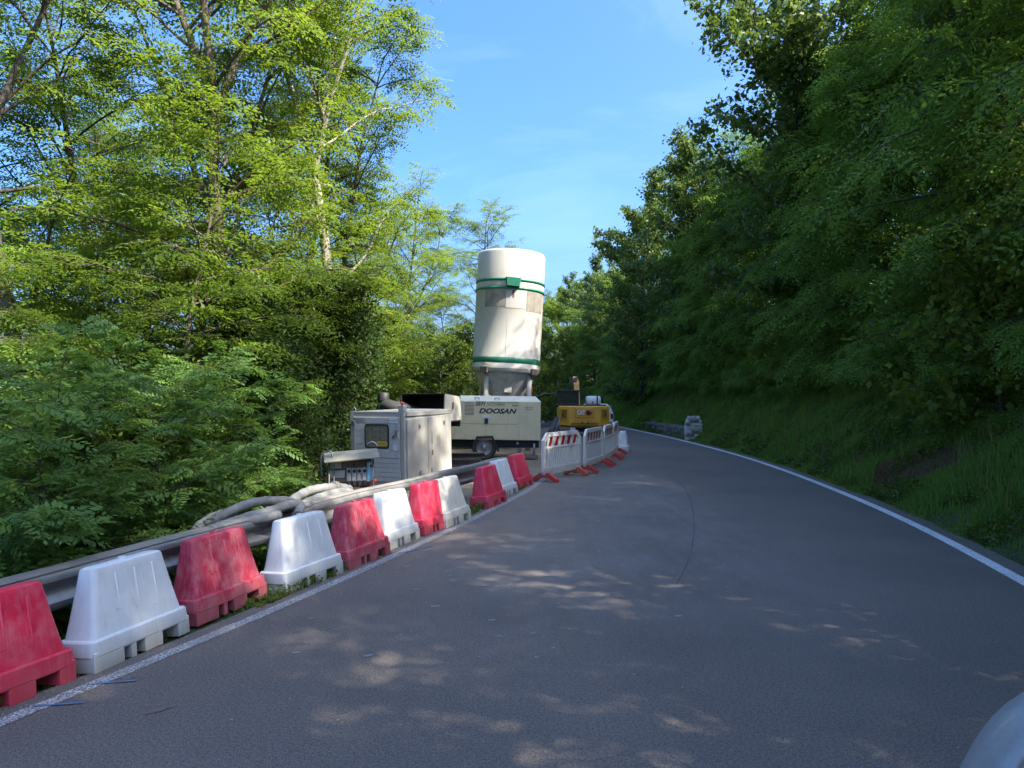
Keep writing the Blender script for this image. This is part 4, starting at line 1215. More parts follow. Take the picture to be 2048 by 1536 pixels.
MB().box(((gx0 + gx1) / 2, 2.1, (zt + cz1) / 2 + 0.03), (gx1 - gx0, 0.015, cz1 - zt - 0.2)).build('front_pane', M['glass'], cbo)
for x in (cabx0 + 0.03, cabx1 - 0.03):
    MB().box((x, 1.47, (zt + cz1) / 2 + 0.03), (0.015, 1.16, cz1 - zt - 0.2)).build('side_pane', M['glass'], cbo)
MB().box(((gx0 + gx1) / 2, 1.45, zt + 0.38), (0.40, 0.14, 0.5), bev=0.05).build('seat', M['rubber'], cbo)
# boom and folded stick
bx = exx(1164)
MB().prism([(2.2, zt - 0.3), (2.55, zt - 0.35), (2.9, 2.2), (3.6, 2.6), (3.5, 2.85), (2.7, 2.45)], -0.13, 0.13, Matrix.Translation((bx, 0, 0)) @ Matrix.Rotation(R(90), 4, 'Z')).build('boom', M['cat_y'], ex)
MB().tube([(bx - 0.02, 2.6, zt), (bx - 0.06, 3.0, 2.1), (bx - 0.10, 3.5, 2.75)], 0.055, 8).build('boom_ram', M['galv'], ex)
mb = MB()
mb.prism([(3.45, 2.75), (3.7, 2.6), (4.4, 1.4), (4.2, 1.3)], -0.12, 0.12, Matrix.Translation((bx - 0.12, 0, 0)) @ Matrix.Rotation(R(90), 4, 'Z'))
mb.build('stick', M['black'], ex)
for k in range(6):
    MB().tube(smooth_path([(bx - 0.22 + 0.07 * k, 2.7, 2.1), (bx - 0.30 + 0.06 * k, 2.9, 2.55), (bx - 0.34 + 0.09 * k, 3.2, 2.78 + 0.03 * (k % 3)), (bx - 0.2 + 0.05 * k, 3.6, 2.7)], 5), 0.028, 6).build('hydraulic_hose', M['rubber'], ex)
# undercarriage
MB().box((0, 1.2, zb - 0.07), (0.9, 1.1, 0.26)).build('turntable', M['black'], ex)
MB().box((0, 1.2, 0.30), (1.3, 1.4, 0.18)).build('undercarriage', M['black'], ex)
for s in (-1, 1):
    tr = MB()
    tr.prism([(-0.2, 0.22), (0.0, 0.02), (2.4, 0.02), (2.65, 0.22), (2.4, 0.46), (0.0, 0.46)], -0.21, 0.21, Matrix.Translation((s * 0.92, 0, 0)) @ Matrix.Rotation(R(90), 4, 'Z'), bev=0.03)
    tro = tr.build('track', M['rust'], ex)
    for k in range(4):
        MB().box((s * 0.92, -0.24 + 0.05 * abs(k - 1.5), 0.10 + 0.09 * k), (0.44, 0.03, 0.035)).build('track_pad', M['post'], tro)
    MB().box((s * 0.55, -0.02, 0.36), (0.24, 0.04, 0.14)).build('reflective_plate', M['white_st'], ex)
# strapped white tank on its rear deck
tk = empty('strapped_tank', (EX + exx(1190), EY + 0.75, zt + 0.055))
tag(tk, 'white plastic tank with a dark strap standing on the excavator deck', 'tank')
MB().loft([rrect(0.60, 0.45, 0.06, 0.0), rrect(0.68, 0.50, 0.08, 0.06), rrect(0.68, 0.50, 0.08, 0.32), rrect(0.56, 0.40, 0.08, 0.40)]).build('shell', M['van_white'], tk)
MB().box((0.16, 0, 0.20), (0.07, 0.53, 0.425), bev=0.02).build('strap', M['blue_stripe'], tk)
MB().box((-0.05, -0.255, 0.10), (0.05, 0.03, 0.10), bev=0.01).build('tap', M['blue_stripe'], tk)
MB().box((0.38, 0.0, 0.24), (0.16, 0.3, 0.36), rot=(0, R(-12), 0), bev=0.05).build('filler_hose', M['black'], tk)

# leaning dark steel pipe left of the excavator
a_, b_ = P(1095, 886, 29.4), P(1115, 838, 30.6)
a_.z = ground_z(a_.x, a_.y) + 0.08
lp = empty('leaning_steel_pipe', a_)
MB().tube([Vector((0, 0, 0)), b_ - a_], 0.12, 12).build('tube', M['black'], lp)
MB().box((b_ - a_) * 0.62 + Vector((0.12, -0.05, 0.03)), (0.08, 0.08, 0.75), rot=(0, R(24), 0)).build('pale_lip', M['galv'], lp)
MB().box((b_ - a_) + Vector((0.0, 0.1, -(b_.z) / 2 - 0.05)), (0.06, 0.06, b_.z + 0.1)).build('prop', M['post'], lp)
tag(lp, 'dark tube propped up at a slant left of the excavator tracks', 'tube')

# ---------------------------------------------------------------- white car beyond the excavator
car = empty('white_car', (4.50, 37.0, 0.0))
tag(car, 'white hatchback car beyond the excavator with only its right edge showing', 'car')
def sec(y, prof): return [(x, y, z) for x, z in prof]
def halfprof(wl, wm, wt_, z0, zm, zt_):
    h = [(wl, z0), (wl + 0.03, z0 + 0.15), (wm, zm - 0.1), (wm - 0.02, zm), (wt_ + 0.06, zt_ - 0.14), (wt_ - 0.06, zt_ - 0.02), (wt_ * 0.5, zt_)]
    return h + [(-x, z) for x, z in h[::-1]]
MB().loft([sec(0.0, halfprof(0.74, 0.78, 0.52, 0.34, 0.92, 1.18)), sec(0.10, halfprof(0.79, 0.83, 0.60, 0.25, 0.94, 1.36)), sec(0.6, halfprof(0.82, 0.85, 0.62, 0.22, 0.95, 1.46)), sec(1.9, halfprof(0.82, 0.85, 0.62, 0.22, 0.95, 1.45)), sec(2.7, halfprof(0.82, 0.84, 0.60, 0.22, 0.92, 1.02)), sec(3.6, halfprof(0.78, 0.80, 0.55, 0.25, 0.75, 0.82)), sec(3.75, halfprof(0.65, 0.68, 0.5, 0.32, 0.6, 0.66))], smooth=False).build('body', M['van_white'], car)
MB().prism([(-0.56, 0.98), (0.56, 0.98), (0.45, 1.28), (-0.45, 1.28)], -0.012, 0.02, Matrix.Translation((0, 0.03, 0)) @ Matrix.Rotation(R(-8), 4, 'X')).build('rear_window', M['glass'], car)
for s in (-1, 1):
    MB().prism([(0.35, 0.98), (2.4, 0.98), (1.9, 1.36), (0.55, 1.36)], -0.01, 0.012, Matrix.Translation((s * 0.75, 0, 0)) @ Matrix.Rotation(R(90), 4, 'Z')).build('side_window', M['glass'], car)
    MB().box((s * 0.70, 0.0, 0.82), (0.14, 0.06, 0.28), bev=0.02).build('tail_lamp', M['light_red'], car)
    MB().box((s * 0.93, 2.2, 1.0), (0.16, 0.1, 0.12), bev=0.03).build('door_mirror', M['black'], car)
    for y in (0.62, 3.05):
        MB().lathe([(0.18, -0.09), (0.29, -0.1), (0.31, -0.07), (0.31, 0.07), (0.29, 0.1), (0.18, 0.09)], 20, Matrix.Translation((s * 0.76, y, 0.31)) @ Matrix.Rotation(R(90), 4, 'Y')).build('wheel', M['rubber'], car)
MB().box((0, -0.02, 0.42), (1.5, 0.12, 0.18), bev=0.04).build('bumper', M['black'], car)

# ---------------------------------------------------------------- stone wall and limewashed pier on the verge
def stone_mesh(seed, name):
    rr_ = random.Random(seed)
    bm = bmesh.new()
    bmesh.ops.create_cube(bm, size=1.0)
    bmesh.ops.bevel(bm, geom=list(bm.edges), offset=0.16, segments=1, affect='EDGES')
    for v in bm.verts:
        v.co *= rr_.uniform(0.84, 1.12)
    me = bpy.data.meshes.new(name); bm.to_mesh(me); bm.free()
    return me
SM = {k: [stone_mesh(10 * i + j, 'stone') for j in range(3)] for i, k in enumerate(('stone_g', 'stone_w', 'stone_d'))}
for k in SM:
    for me in SM[k]: me.materials.append(M[k])
rr = random.Random(21)
pz = ground_z(7.62, 30.0)
pier = empty('stone_pier', (7.62, 30.0, 0.0))
tag(pier, 'limewashed rubble stone pier with rounded top on the right verge', 'stone pier')
mb = MB()
mb.prism([(-0.27, -0.3), (0.27, -0.3), (0.31, 0.55), (0.24, 0.88), (0.0, 1.0), (-0.24, 0.88), (-0.31, 0.55)], -0.16, 0.20)
mb.build('mortar_core', M['stone_w'], pier)
zrow = 0.02
while zrow < 0.98:
    h_ = rr.uniform(0.12, 0.2)
    half = 0.34 if zrow < 0.6 else 0.34 * math.sqrt(max(0.05, 1 - ((zrow - 0.55) / 0.47) ** 2))
    x = -half
    while x < half - 0.04:
        w_ = min(rr.uniform(0.12, 0.26), half - x + 0.03)
        k = 'stone_d' if rr.random() < 0.22 else 'stone_w'
        o = bpy.data.objects.new('stone', rr.choice(SM[k]))
        col.objects.link(o); o.parent = pier
        o.location = (x + w_ / 2, -0.145, zrow + h_ / 2)
        o.scale = (w_ * 0.93, rr.uniform(0.12, 0.17), h_ * 0.9)
        o.rotation_euler = (rr.uniform(-.2, .2), rr.uniform(-.45, .45), rr.uniform(-.2, .2))
        x += w_
    zrow += h_
wall = empty('dry_stone_wall', (7.7, 31.0, 0.0))
tag(wall, 'low grey dry stone wall half hidden in grass left of the white pier', 'stone wall')
mb = MB()
wy = np.linspace(30.35, 38.5, 9)
ring = []
for y in wy:
    x = float(eR(y)) + 0.62
    ring.append([(x - 7.7, y - 31, -0.2), (x - 7.7, y - 31, 0.46), (x + 0.6 - 7.7, y - 31, 0.5), (x + 0.6 - 7.7, y - 31, -0.2)])
mb.loft(ring, smooth=False).build('wall_core', M['stone_g'], wall)
y = 30.35
zc = [0.0, 0.16, 0.31]
for row, z0 in enumerate(zc):
    y = 30.35 + rr.uniform(0, 0.15)
    while y < 38.4:
        w_ = rr.uniform(0.18, 0.42)
        h_ = rr.uniform(0.14, 0.19)
        x = float(eR(y)) + 0.60
        o = bpy.data.objects.new('stone', rr.choice(SM['stone_g' if rr.random() < 0.8 else 'stone_d']))
        col.objects.link(o); o.parent = wall
        o.location = (x - 7.7 + rr.uniform(-.03, .02), y + w_ / 2 - 31, z0 + h_ / 2)
        o.scale = (rr.uniform(0.16, 0.24), w_ * 0.95, h_ * 0.97)
        o.rotation_euler = (rr.uniform(-.1, .1), rr.uniform(-.12, .12), rr.uniform(-.12, .12))
        y += w_

# ---------------------------------------------------------------- parked silver vehicle whose door mirror shows at the lower right
vn = empty('silver_van', (1.9, -1.2, 0.0))
tag(vn, 'silver vehicle at the lower right edge, only its door mirror showing', 'vehicle')
mir = MB()
mc = Vector((0.83, 1.12, 1.24)) - vn.location
rings = []
for (dy, a, b) in ((0.05, 0.02, 0.03), (0.045, 0.06, 0.075), (0.03, 0.10, 0.115), (0.0, 0.135, 0.150), (-0.05, 0.160, 0.172), (-0.10, 0.170, 0.180), (-0.118, 0.170, 0.180), (-0.124, 0.164, 0.174), (-0.118, 0.158, 0.168), (-0.105, 0.156, 0.166)):
    ring = []
    for k in range(32):
        t = 2 * math.pi * k / 32
        c, s = math.cos(t), math.sin(t)
        e = 0.62
        x = math.copysign(abs(c) ** e, c) * a * 1.12
        z = math.copysign(abs(s) ** e, s) * b * 1.2
        x += -0.34 * (z if z < 0 else z * -0.0) * (-1 if False else 1) * 0.0 + 0.46 * z
        ring.append(mc + Vector((x, dy, z)))
    rings.append(ring)
mo = mir.loft(rings).build('door_mirror', M['car'], vn)
gl = MB(); vv = [gl.bm.verts.new(p + Vector((0, 0.008, 0))) for p in rings[-1]]; gl.bm.faces.new(vv); gl.build('mirror_glass', M['mirror'], mo)
MB().tube([mc + Vector((0.04, -0.02, -0.12)), Vector((-0.86, mc.y - 0.05, 1.02))], [0.05, 0.06], 10).build('mirror_arm', M['black'], mo)
bd = MB()
def vsec(y, wt_, z1): return [(x, y, z) for x, z in ((-0.86, 0.35), (-0.90, 0.6), (-0.88, 1.05), (-0.80, 1.1 + 0 * z1), (-wt_, z1 - 0.15), (-wt_ + 0.12, z1), (wt_ - 0.12, z1), (wt_, z1 - 0.15), (0.80, 1.1), (0.88, 1.05), (0.90, 0.6), (0.86, 0.35))]
bd.loft([vsec(-2.6, 0.66, 1.5), vsec(-2.3, 0.70, 1.62), vsec(0.6, 0.70, 1.62), vsec(1.6, 0.66, 1.22), vsec(2.35, 0.64, 1.16)], smooth=False).build('body', M['car'], vn)
for s in (-1, 1):
    for y in (-1.7, 1.55):
        MB().lathe([(0.2, -0.1), (0.31, -0.11), (0.34, -0.08), (0.34, 0.08), (0.31, 0.11), (0.2, 0.1)], 20, Matrix.Translation((s * 0.80, y, 0.34)) @ Matrix.Rotation(R(90), 4, 'Y')).build('wheel', M['rubber'], vn)
    MB().prism([(-1.9, 1.14), (1.2, 1.14), (0.5, 1.5), (-1.8, 1.5)], -0.01, 0.01, Matrix.Translation((s * 0.785, 0, 0)) @ Matrix.Rotation(R(90), 4, 'Z')).build('side_window', M['glass'], vn)

# ================================================================ VEGETATION
UP = np.array([0, 0, 1.0])
def nrm(a): return a / np.maximum(np.linalg.norm(a, axis=-1, keepdims=True), 1e-9)
def rvec(n, g): return nrm(g.normal(size=(n, 3)))

class Wood:
    """tapered tubes for trunk, limbs and twigs"""
    def __init__(self): self.V = []; self.Q = []; self.n = 0
    def tube(self, pts, r0, r1, sides):
        pts = np.asarray(pts, dtype=float); m = len(pts)
        t = np.gradient(pts, axis=0); t = nrm(t)
        ref = np.array([1.0, 0.3, 0]) if abs(t[0, 2]) > 0.8 else UP
        u = nrm(np.cross(t, ref)); v = np.cross(t, u)
        a = np.arange(sides) / sides * 2 * np.pi
        rad = np.linspace(1, 0, m)[:, None, None] ** 0.8 * (r0 - r1) + r1
        ring = pts[:, None, :] + rad * (np.cos(a)[None, :, None] * u[:, None, :] + np.sin(a)[None, :, None] * v[:, None, :])
        self.V.append(ring.reshape(-1, 3))
        ii = np.arange(m * sides).reshape(m, sides) + self.n
        A = ii[:-1]; B = ii[1:]
        self.Q.append(np.stack([A, np.roll(A, -1, 1), np.roll(B, -1, 1), B], -1).reshape(-1, 4))
        self.n += m * sides
    def mesh(self, name):
        return np_mesh(name, np.concatenate(self.V), quads=np.concatenate(self.Q), smooth=True)

def fronds(P0, D0, L, k, g, droop=0.25, lw=0.20, spread=1.0):
    """pinnate leaves: n fronds of 2k+1 leaflets, one quad each; returns V, quads, tint"""
    n = len(P0)
    D0 = nrm(D0)
    side = nrm(np.cross(D0, UP + 0.35 * g.normal(size=(n, 3))))
    nor = np.cross(side, D0)
    L = np.broadcast_to(L, (n,))[:, None]
    ts = np.concatenate([np.repeat(np.linspace(0.18, 0.9, k), 2), [1.0]])
    sg = np.concatenate([np.tile([1.0, -1.0], k), [0.0]])
    m = len(ts)
    V = np.empty((n, m, 4, 3))
    for j in range(m):
        t, s = ts[j], sg[j]
        c = P0 + D0 * L * t - UP * (droop * L * t * t)
        jit = g.normal(size=(n, 3)) * 0.18
        if s == 0:
            ld = nrm(D0 - UP * droop * 1.6 + jit); wd = side
        else:
            ld = nrm(side * s * spread + D0 * 0.45 - nor * 0.22 - UP * 0.12 + jit); wd = nrm(np.cross(ld, nor) + jit * 0.5)
        ll = L * lw * (0.72 + 0.5 * math.sin(math.pi * min(t, 0.95))) 
        V[:, j, 0] = c
        V[:, j, 1] = c + ld * ll * 0.55 + wd * ll * 0.24
        V[:, j, 2] = c + ld * ll
        V[:, j, 3] = c + ld * ll * 0.55 - wd * ll * 0.24
    q = np.arange(n * m * 4).reshape(-1, 4)
    tint = np.repeat(np.clip(g.normal(0.42, 0.2, n), 0, 1), m) + g.normal(0, 0.05, n * m)
    return V.reshape(-1, 3), q, np.clip(tint, 0, 1)

def leaves(P0, size, g, up=0.6, asp=0.36, tmean=0.42):
    n = len(P0)
    nor = nrm(rvec(n, g) + UP * up)
    a = nrm(np.cross(nor, rvec(n, g)))
    b = np.cross(nor, a)
    s = (size * g.uniform(0.65, 1.3, n))[:, None]
    V = np.empty((n, 4, 3))
    fold = nor * s * 0.10
    V[:, 0] = P0 - a * s * 0.5
    V[:, 1] = P0 + b * s * asp + fold
    V[:, 2] = P0 + a * s * 0.5
    V[:, 3] = P0 - b * s * asp + fold
    return V.reshape(-1, 3), np.arange(n * 4).reshape(-1, 4), np.clip(g.normal(tmean, 0.22, n), 0, 1)

def path(p0, d0, L, n, g, wander=0.12, lift=0.0, sag=0.0):
    pts = [np.array(p0, dtype=float)]
    d = nrm(np.array(d0, dtype=float))
    for i in range(n):
        d = nrm(d + g.normal(size=3) * wander + UP * (lift - sag * (i / n)))
        pts.append(pts[-1] + d * L / n)
    return np.array(pts)

def grow(seed, H, r0, base, crown, n_limb, n_twig, n_leaf, kind='pinnate', k=4, L=0.38, leaf=0.12, lean=(0, 0), leaders=1, elev=0.9, sag=0.22, lift=0.06, twig_len=1.0, lw=0.21, droop=0.3, front=None, shape=0.55, low_limbs=0):
    """returns (wood mesh, crown mesh) of one tree; front=(x,y): limbs are grown mostly to that side"""
    g = np.random.default_rng(seed)
    wd = Wood()
    trunk = path((0, 0, -0.4), (lean[0], lean[1], 1), H * (1.0 if leaders == 1 else 0.55), 9, g, 0.05, 0.03)
    wd.tube(trunk, r0, r0 * (0.12 if leaders == 1 else 0.6), 8)
    stems = [trunk] if leaders == 1 else [trunk]
    if leaders > 1:
        for q_ in range(leaders):
            a = 2 * math.pi * (q_ + g.uniform(-.2, .2)) / leaders
            st_ = path(trunk[-1], (math.cos(a) * 0.34, math.sin(a) * 0.34, 1), H * g.uniform(0.40, 0.52), 7, g, 0.07, 0.05)
            wd.tube(st_, r0 * 0.5, r0 * 0.1, 6)
            stems.append(st_)
    TP, TD, TL = [], [], []
    for li in range(n_limb):
        f = (li + g.uniform(0, 1)) / n_limb
        if leaders == 1:
            stp = stems[0]; t = base + (1 - base) * f * 0.98
        elif f < 0.25 and low_limbs:
            stp = stems[0]; t = g.uniform(base, 1.0)
        else:
            stp = stems[1 + li % leaders]; t = g.uniform(0.05, 1.0)
        x = t * (len(stp) - 1); i = min(int(x), len(stp) - 2)
        p = stp[i] + (stp[i + 1] - stp[i]) * (x - i)
        hz = np.clip(p[2] / H, 0, 1)
        az = li * 2.4 + g.uniform(-.5, .5)
        if front is not None and g.random() < 0.7:
            az = math.atan2(front[1], front[0]) + g.normal(0, 0.75)
        prof = math.sin(math.pi * np.clip((hz - base * 0.6) / (1.06 - base * 0.6), 0.03, 1) ** shape) 
        ln = crown * (0.32 + 0.75 * prof) * g.uniform(0.7, 1.2)
        el = elev * g.uniform(0.5, 1.2) * (0.5 + 0.7 * hz)
        lp_ = path(p, (math.cos(az) * math.cos(el), math.sin(az) * math.cos(el), math.sin(el)), ln, 7, g, 0.13, lift, sag)
        wd.tube(lp_, max(r0 * 0.30 * (1 - 0.5 * hz), min(0.02, r0 * 0.28)), min(0.008, r0 * 0.1), 5)
        nt_ = max(3, int(n_twig * g.uniform(0.7, 1.2)))
        for tw in range(nt_):
            tt = 0.18 + 0.82 * (tw + g.uniform(0, 1)) / nt_
            x = min(tt, 0.999) * (len(lp_) - 1); i = int(x)
            p2 = lp_[i] + (lp_[i + 1] - lp_[i]) * (x - i)
            d2 = nrm(lp_[i + 1] - lp_[i])
            sd = np.cross(d2, UP); sd = nrm(sd) * (1 if tw % 2 else -1)
            d3 = nrm(d2 * g.uniform(0.3, 0.9) + sd * g.uniform(0.4, 1.0) + UP * g.uniform(-0.25, 0.35))
            tl = twig_len * g.uniform(0.5, 1.25) * (1.15 - 0.5 * tt)
            tp = path(p2, d3, tl, 4, g, 0.15, 0.0, sag * 0.9)
            wd.tube(tp, min(0.011, r0 * 0.14), 0.002, 3)
            for q_ in range(n_leaf):
                y = (0.12 + 0.88 * (q_ + g.uniform(0, 1)) / n_leaf) * 3.999
                i2 = int(min(y, 3.99)); pp = tp[i2] + (tp[i2 + 1] - tp[i2]) * (y - i2)
                dd = nrm(tp[i2 + 1] - tp[i2])
                s2 = nrm(np.cross(dd, UP)) * (1 if q_ % 2 else -1)
                TP.append(pp); TD.append(dd * g.uniform(0.25, 0.8) + s2 * g.uniform(0.5, 1.0) + UP * g.uniform(-0.35, 0.25))
    TP = np.array(TP); TD = np.array(TD)
    if kind == 'pinnate':
        V, Q, T = fronds(TP, TD, L * g.uniform(0.7, 1.2, len(TP)), k, g, droop, lw)
    else:
        off = g.normal(size=(len(TP), 3)) * 0.10
        V, Q, T = leaves(TP + off, leaf, g)
        V2, Q2, T2 = leaves(TP + g.normal(size=(len(TP), 3)) * 0.16, leaf, g)
        Q2 = Q2 + len(V); V = np.concatenate([V, V2]); Q = np.concatenate([Q, Q2]); T = np.concatenate([T, T2])
    return wd.mesh('trunk'), np_mesh('crown', V, quads=Q, tint=T)

def plant(name, meshes, mats, loc, rz, s, label, cat, group=None, tilt=(0, 0), sz=None):
    r_ = empty(name, loc, (tilt[0], tilt[1], rz))
    r_.scale = (s, s, sz or s)
    for me, mt, nm in zip(meshes, mats, ('trunk', 'crown')):
        if len(me.materials) == 0: me.materials.append(mt)
        o = bpy.data.objects.new(nm, me)
        if me.materials[0] != mt:
            o.material_slots[0].link = 'OBJECT'; o.material_slots[0].material = mt
        o.parent = r_
        col.objects.link(o)
    tag(r_, label, cat, group)
    return r_

# tree kinds (shared meshes)
LOC_A = grow(1, 14.5, 0.17, 0.30, 4.0, 34, 12, 10, k=4, L=0.45, leaders=3, low_limbs=1, elev=0.75, droop=0.3)
LOC_B = grow(2, 13.5, 0.14, 0.26, 3.3, 36, 11, 10, k=4, L=0.44, leaders=1, elev=0.8)
LOC_C = grow(3, 12.5, 0.14, 0.22, 3.4, 36, 12, 12, k=4, L=0.45, leaders=2, low_limbs=1, elev=0.7)
LOC_D = grow(4, 8.5, 0.08, 0.10, 2.5, 36, 11, 12, k=4, L=0.44, leaders=1, elev=0.6)          # young, full to the ground
FR = (-1.0, -0.35)
HIL_A = grow(11, 12.5, 0.18, 0.05, 4.3, 52, 13, 9, k=4, L=0.50, leaders=1, elev=0.5, sag=0.30, droop=0.55, twig_len=1.3, shape=0.40, lw=0.25, front=FR)
HIL_B = grow(12, 10.5, 0.15, 0.03, 3.9, 50, 13, 9, k=4, L=0.50, leaders=1, elev=0.45, sag=0.34, droop=0.6, twig_len=1.25, shape=0.36, lw=0.25, front=FR)
HIL_S = grow(13, 5.2, 0.06, 0.02, 2.6, 34, 11, 11, k=5, L=0.38, leaders=1, elev=0.5, sag=0.30, droop=0.55, twig_len=0.95, shape=0.35, front=FR)
OAK_A = grow(21, 13, 0.18, 0.14, 4.2, 44, 14, 18, kind='broad', leaf=0.19, elev=0.8, sag=0.12, leaders=2, low_limbs=1)
OAK_B = grow(22, 8.0, 0.12, 0.06, 2.9, 34, 12, 16, kind='broad', leaf=0.16, elev=0.7, sag=0.12)
HAZ = grow(23, 4.2, 0.05, 0.03, 2.1, 26, 8, 10, kind='broad', leaf=0.16, elev=0.8, sag=0.15)
IVY = grow(24, 6.0, 0.10, 0.02, 1.5, 50, 11, 16, kind='broad', leaf=0.11, elev=0.15, sag=0.42, twig_len=0.8, shape=0.3)
SAP = grow(31, 3.4, 0.024, 0.10, 1.6, 22, 7, 10, k=7, L=0.32, leaders=1, elev=0.55, sag=0.10, droop=0.22, twig_len=0.6, lw=0.22)
SAP2 = grow(32, 2.6, 0.020, 0.08, 1.35, 19, 6, 10, k=7, L=0.32, leaders=1, elev=0.45, sag=0.16, droop=0.25, twig_len=0.55, lw=0.22)

g0 = np.random.default_rng(77)
def at(u, D):
    return (u - 1024) / F_PX * D
def put(kind, name, meshes, leafm, barkm, x, y, s, label, cat, group=None, dz=-0.1, rz=None, tilt=(0, 0), sz=None):
    z = ground_z(x, y) + dz
    return plant(name, meshes, (M[barkm], M[leafm]), (x, y, z), g0.uniform(0, 6.28) if rz is None else rz, s, label, cat, group, tilt, sz)

# --- left wood: trees one can tell apart by their trunks
WL = 'tall locust trees of the left wood'
for (u, D, me, s, lab, bk, rz, tl) in (
    (105, 13.5, LOC_A, 1.05, 'leaning dark-trunked locust tree nearest the left photo edge', 'bark_dark', 0.4, (0.0, -0.10)),
    (262, 19.0, LOC_B, 1.12, 'straight slender dark-trunked locust in the gap of sky at left', 'bark_dark', 1.0, (0, 0)),
    (470, 15.5, LOC_A, 1.10, 'many-stemmed brown locust at the middle of the left wood', 'bark', 2.4, (0.0, 0.02)),
    (395, 17.0, LOC_C, 1.08, 'forked brown locust left of the many-stemmed one', 'bark', 0.2, (0, -0.04)),
    (690, 18.5, LOC_A, 1.05, 'pale-trunked locust with branches reaching right into the open sky', 'bark_pale', 1.1, (0, 0.03)),
    (722, 20.5, LOC_C, 0.98, 'airy locust right of the pale trunk reaching out over the yard', 'bark', 2.9, (0, 0.04)),
    (790, 27.0, LOC_B, 0.72, 'small sunlit locust left of the silo with a reddish trunk', 'bark', 3.0, (0, 0)),
    (868, 31.0, LOC_C, 0.82, 'ivy-dark trunked locust midway between hood and silo', 'bark_dark', 4.2, (0, 0)),
    (955, 36.0, LOC_B, 0.90, 'locust whose crown rises just left of the silo top', 'bark', 5.1, (0, 0)),
    (180, 24.0, LOC_C, 1.15, 'locust standing behind the dark leaning trunk at far left', 'bark', 2.0, (0, 0)),
    (30, 18.0, LOC_B, 1.10, 'locust with twin thin stems by the left photo edge', 'bark_dark', 0.7, (0, 0)),
    (560, 22.0, LOC_B, 1.02, 'thin locust between the many-stemmed and the pale-trunked trees', 'bark', 3.7, (0, 0)),
    (330, 26.0, LOC_B, 1.05, 'distant thin locust behind the forked brown one', 'bark', 1.9, (0, 0)),
    (715, 34.0, LOC_B, 0.85, 'distant locust seen behind the pale-trunked tree\'s lower crown', 'bark', 5.6, (0, 0)),
):
    put('tree', 'locust_tree', me, 'leaf_sun', bk, at(u, D), D, s, lab, 'tree', WL, rz=rz, tilt=tl)
# young locusts filling the middle storey
for (u, D, s, lab) in (
    (20, 10.5, 0.72, 'young locust filling the left photo edge at mid height'),
    (215, 14.0, 0.85, 'young locust before the sky gap of the left wood'),
    (350, 13.0, 0.95, 'full young locust left of the many-stemmed tree'),
    (490, 17.0, 0.98, 'dense shaded young locust before the many-stemmed tree'),
    (575, 25.0, 0.95, 'dark young locust at the foot of the pale-trunked tree'),
    (710, 22.0, 0.85, 'young locust right of the pale trunk\'s foot'),
    (450, 19.0, 1.05, 'young locust deep behind the many-stemmed tree'),
    (100, 18.0, 0.95, 'young locust behind the leaning dark trunk'),
    (770, 30.0, 0.85, 'young locust behind the open hood'),
    (905, 33.0, 0.80, 'young locust behind the compressor, left of the silo'),
):
    put('tree', 'young_locust_tree', LOC_D, 'leaf_sun', 'bark', at(u, D), D, s, lab, 'tree', 'young locusts of the left wood')
# shrubs and ivy columns
for (u, D, s, lab) in (
    (530, 14.5, 0.80, 'dark ivy-draped trunk column left of the grey cabinet'),
    (588, 16.0, 0.80, 'dark ivy-draped column just left of the grey cabinet'),
    (500, 13.0, 0.62, 'shorter ivy-draped column above the hose coil'),
    (655, 17.6, 0.92, 'dark ivy-draped column hard by the cabinet roof, behind its corner'),
    (610, 18.5, 1.0, 'tallest ivy-draped column in the thicket left of the cabinet'),
    (690, 20.0, 0.85, 'ivy-draped column above the cabinet roof'),
):
    put('shrub', 'ivy_column', IVY, 'leaf_ivy', 'bark_dark', at(u, D), D, s, lab, 'ivy', 'ivy-draped columns')
for (u, D, s, lab) in (
    (745, 24.0, 0.60, 'green bush behind the fat black duct'),
    (815, 27.0, 0.55, 'green bush behind the open hood'),
    (880, 28.5, 0.55, 'green bush behind the left end of the compressor'),
    (945, 32.0, 0.60, 'green bush seen under the silo left of its legs'),
    (1075, 44.0, 0.75, 'bush behind the right leg of the silo'),
    (1110, 48.0, 0.75, 'bush left of the excavator cab'),
    (1030, 40.0, 0.70, 'bush seen between the silo legs'),
    (430, 11.5, 0.42, 'low shrub above the hose coil, left of the ivy'),
    (250, 11.0, 0.48, 'low shrub in the shade behind the big sapling'),
    (90, 9.0, 0.45, 'low dark shrub at the left photo edge'),
    (590, 13.2, 0.30, 'low shrub between switchboard and ivy columns'),
):
    put('shrub', 'bush', OAK_B, 'leaf_bramble', 'bark_dark', at(u, D), D, s, lab, 'bush', 'bushes of the left wood')
# saplings with big pinnate leaves close to the rail
for (u, D, me, s, rz, lab) in (
    (130, 7.3, SAP, 1.05, 0.3, 'large-leaved locust sapling at left with its stem showing'),
    (330, 8.6, SAP, 1.02, 2.1, 'tall locust sapling whose sunlit leaves reach right towards the ivy'),
    (-60, 5.6, SAP2, 1.0, 1.2, 'low locust sapling drooping over the left photo edge'),
    (60, 6.3, SAP2, 0.85, 4.2, 'small locust sapling behind the first white barrier'),
    (210, 9.8, SAP, 1.15, 5.0, 'locust sapling half hidden behind the large-leaved one'),
    (430, 10.4, SAP, 0.95, 3.3, 'locust sapling in the sun patch left of the ivy'),
    (-20, 8.6, SAP, 1.15, 0.9, 'tall locust sapling at the left photo edge'),
):
    put('sapling', 'locust_sapling', me, 'leaf_sapling', 'bark_dark', at(u, D), D, s, lab, 'sapling', 'locust saplings behind the guard rail')

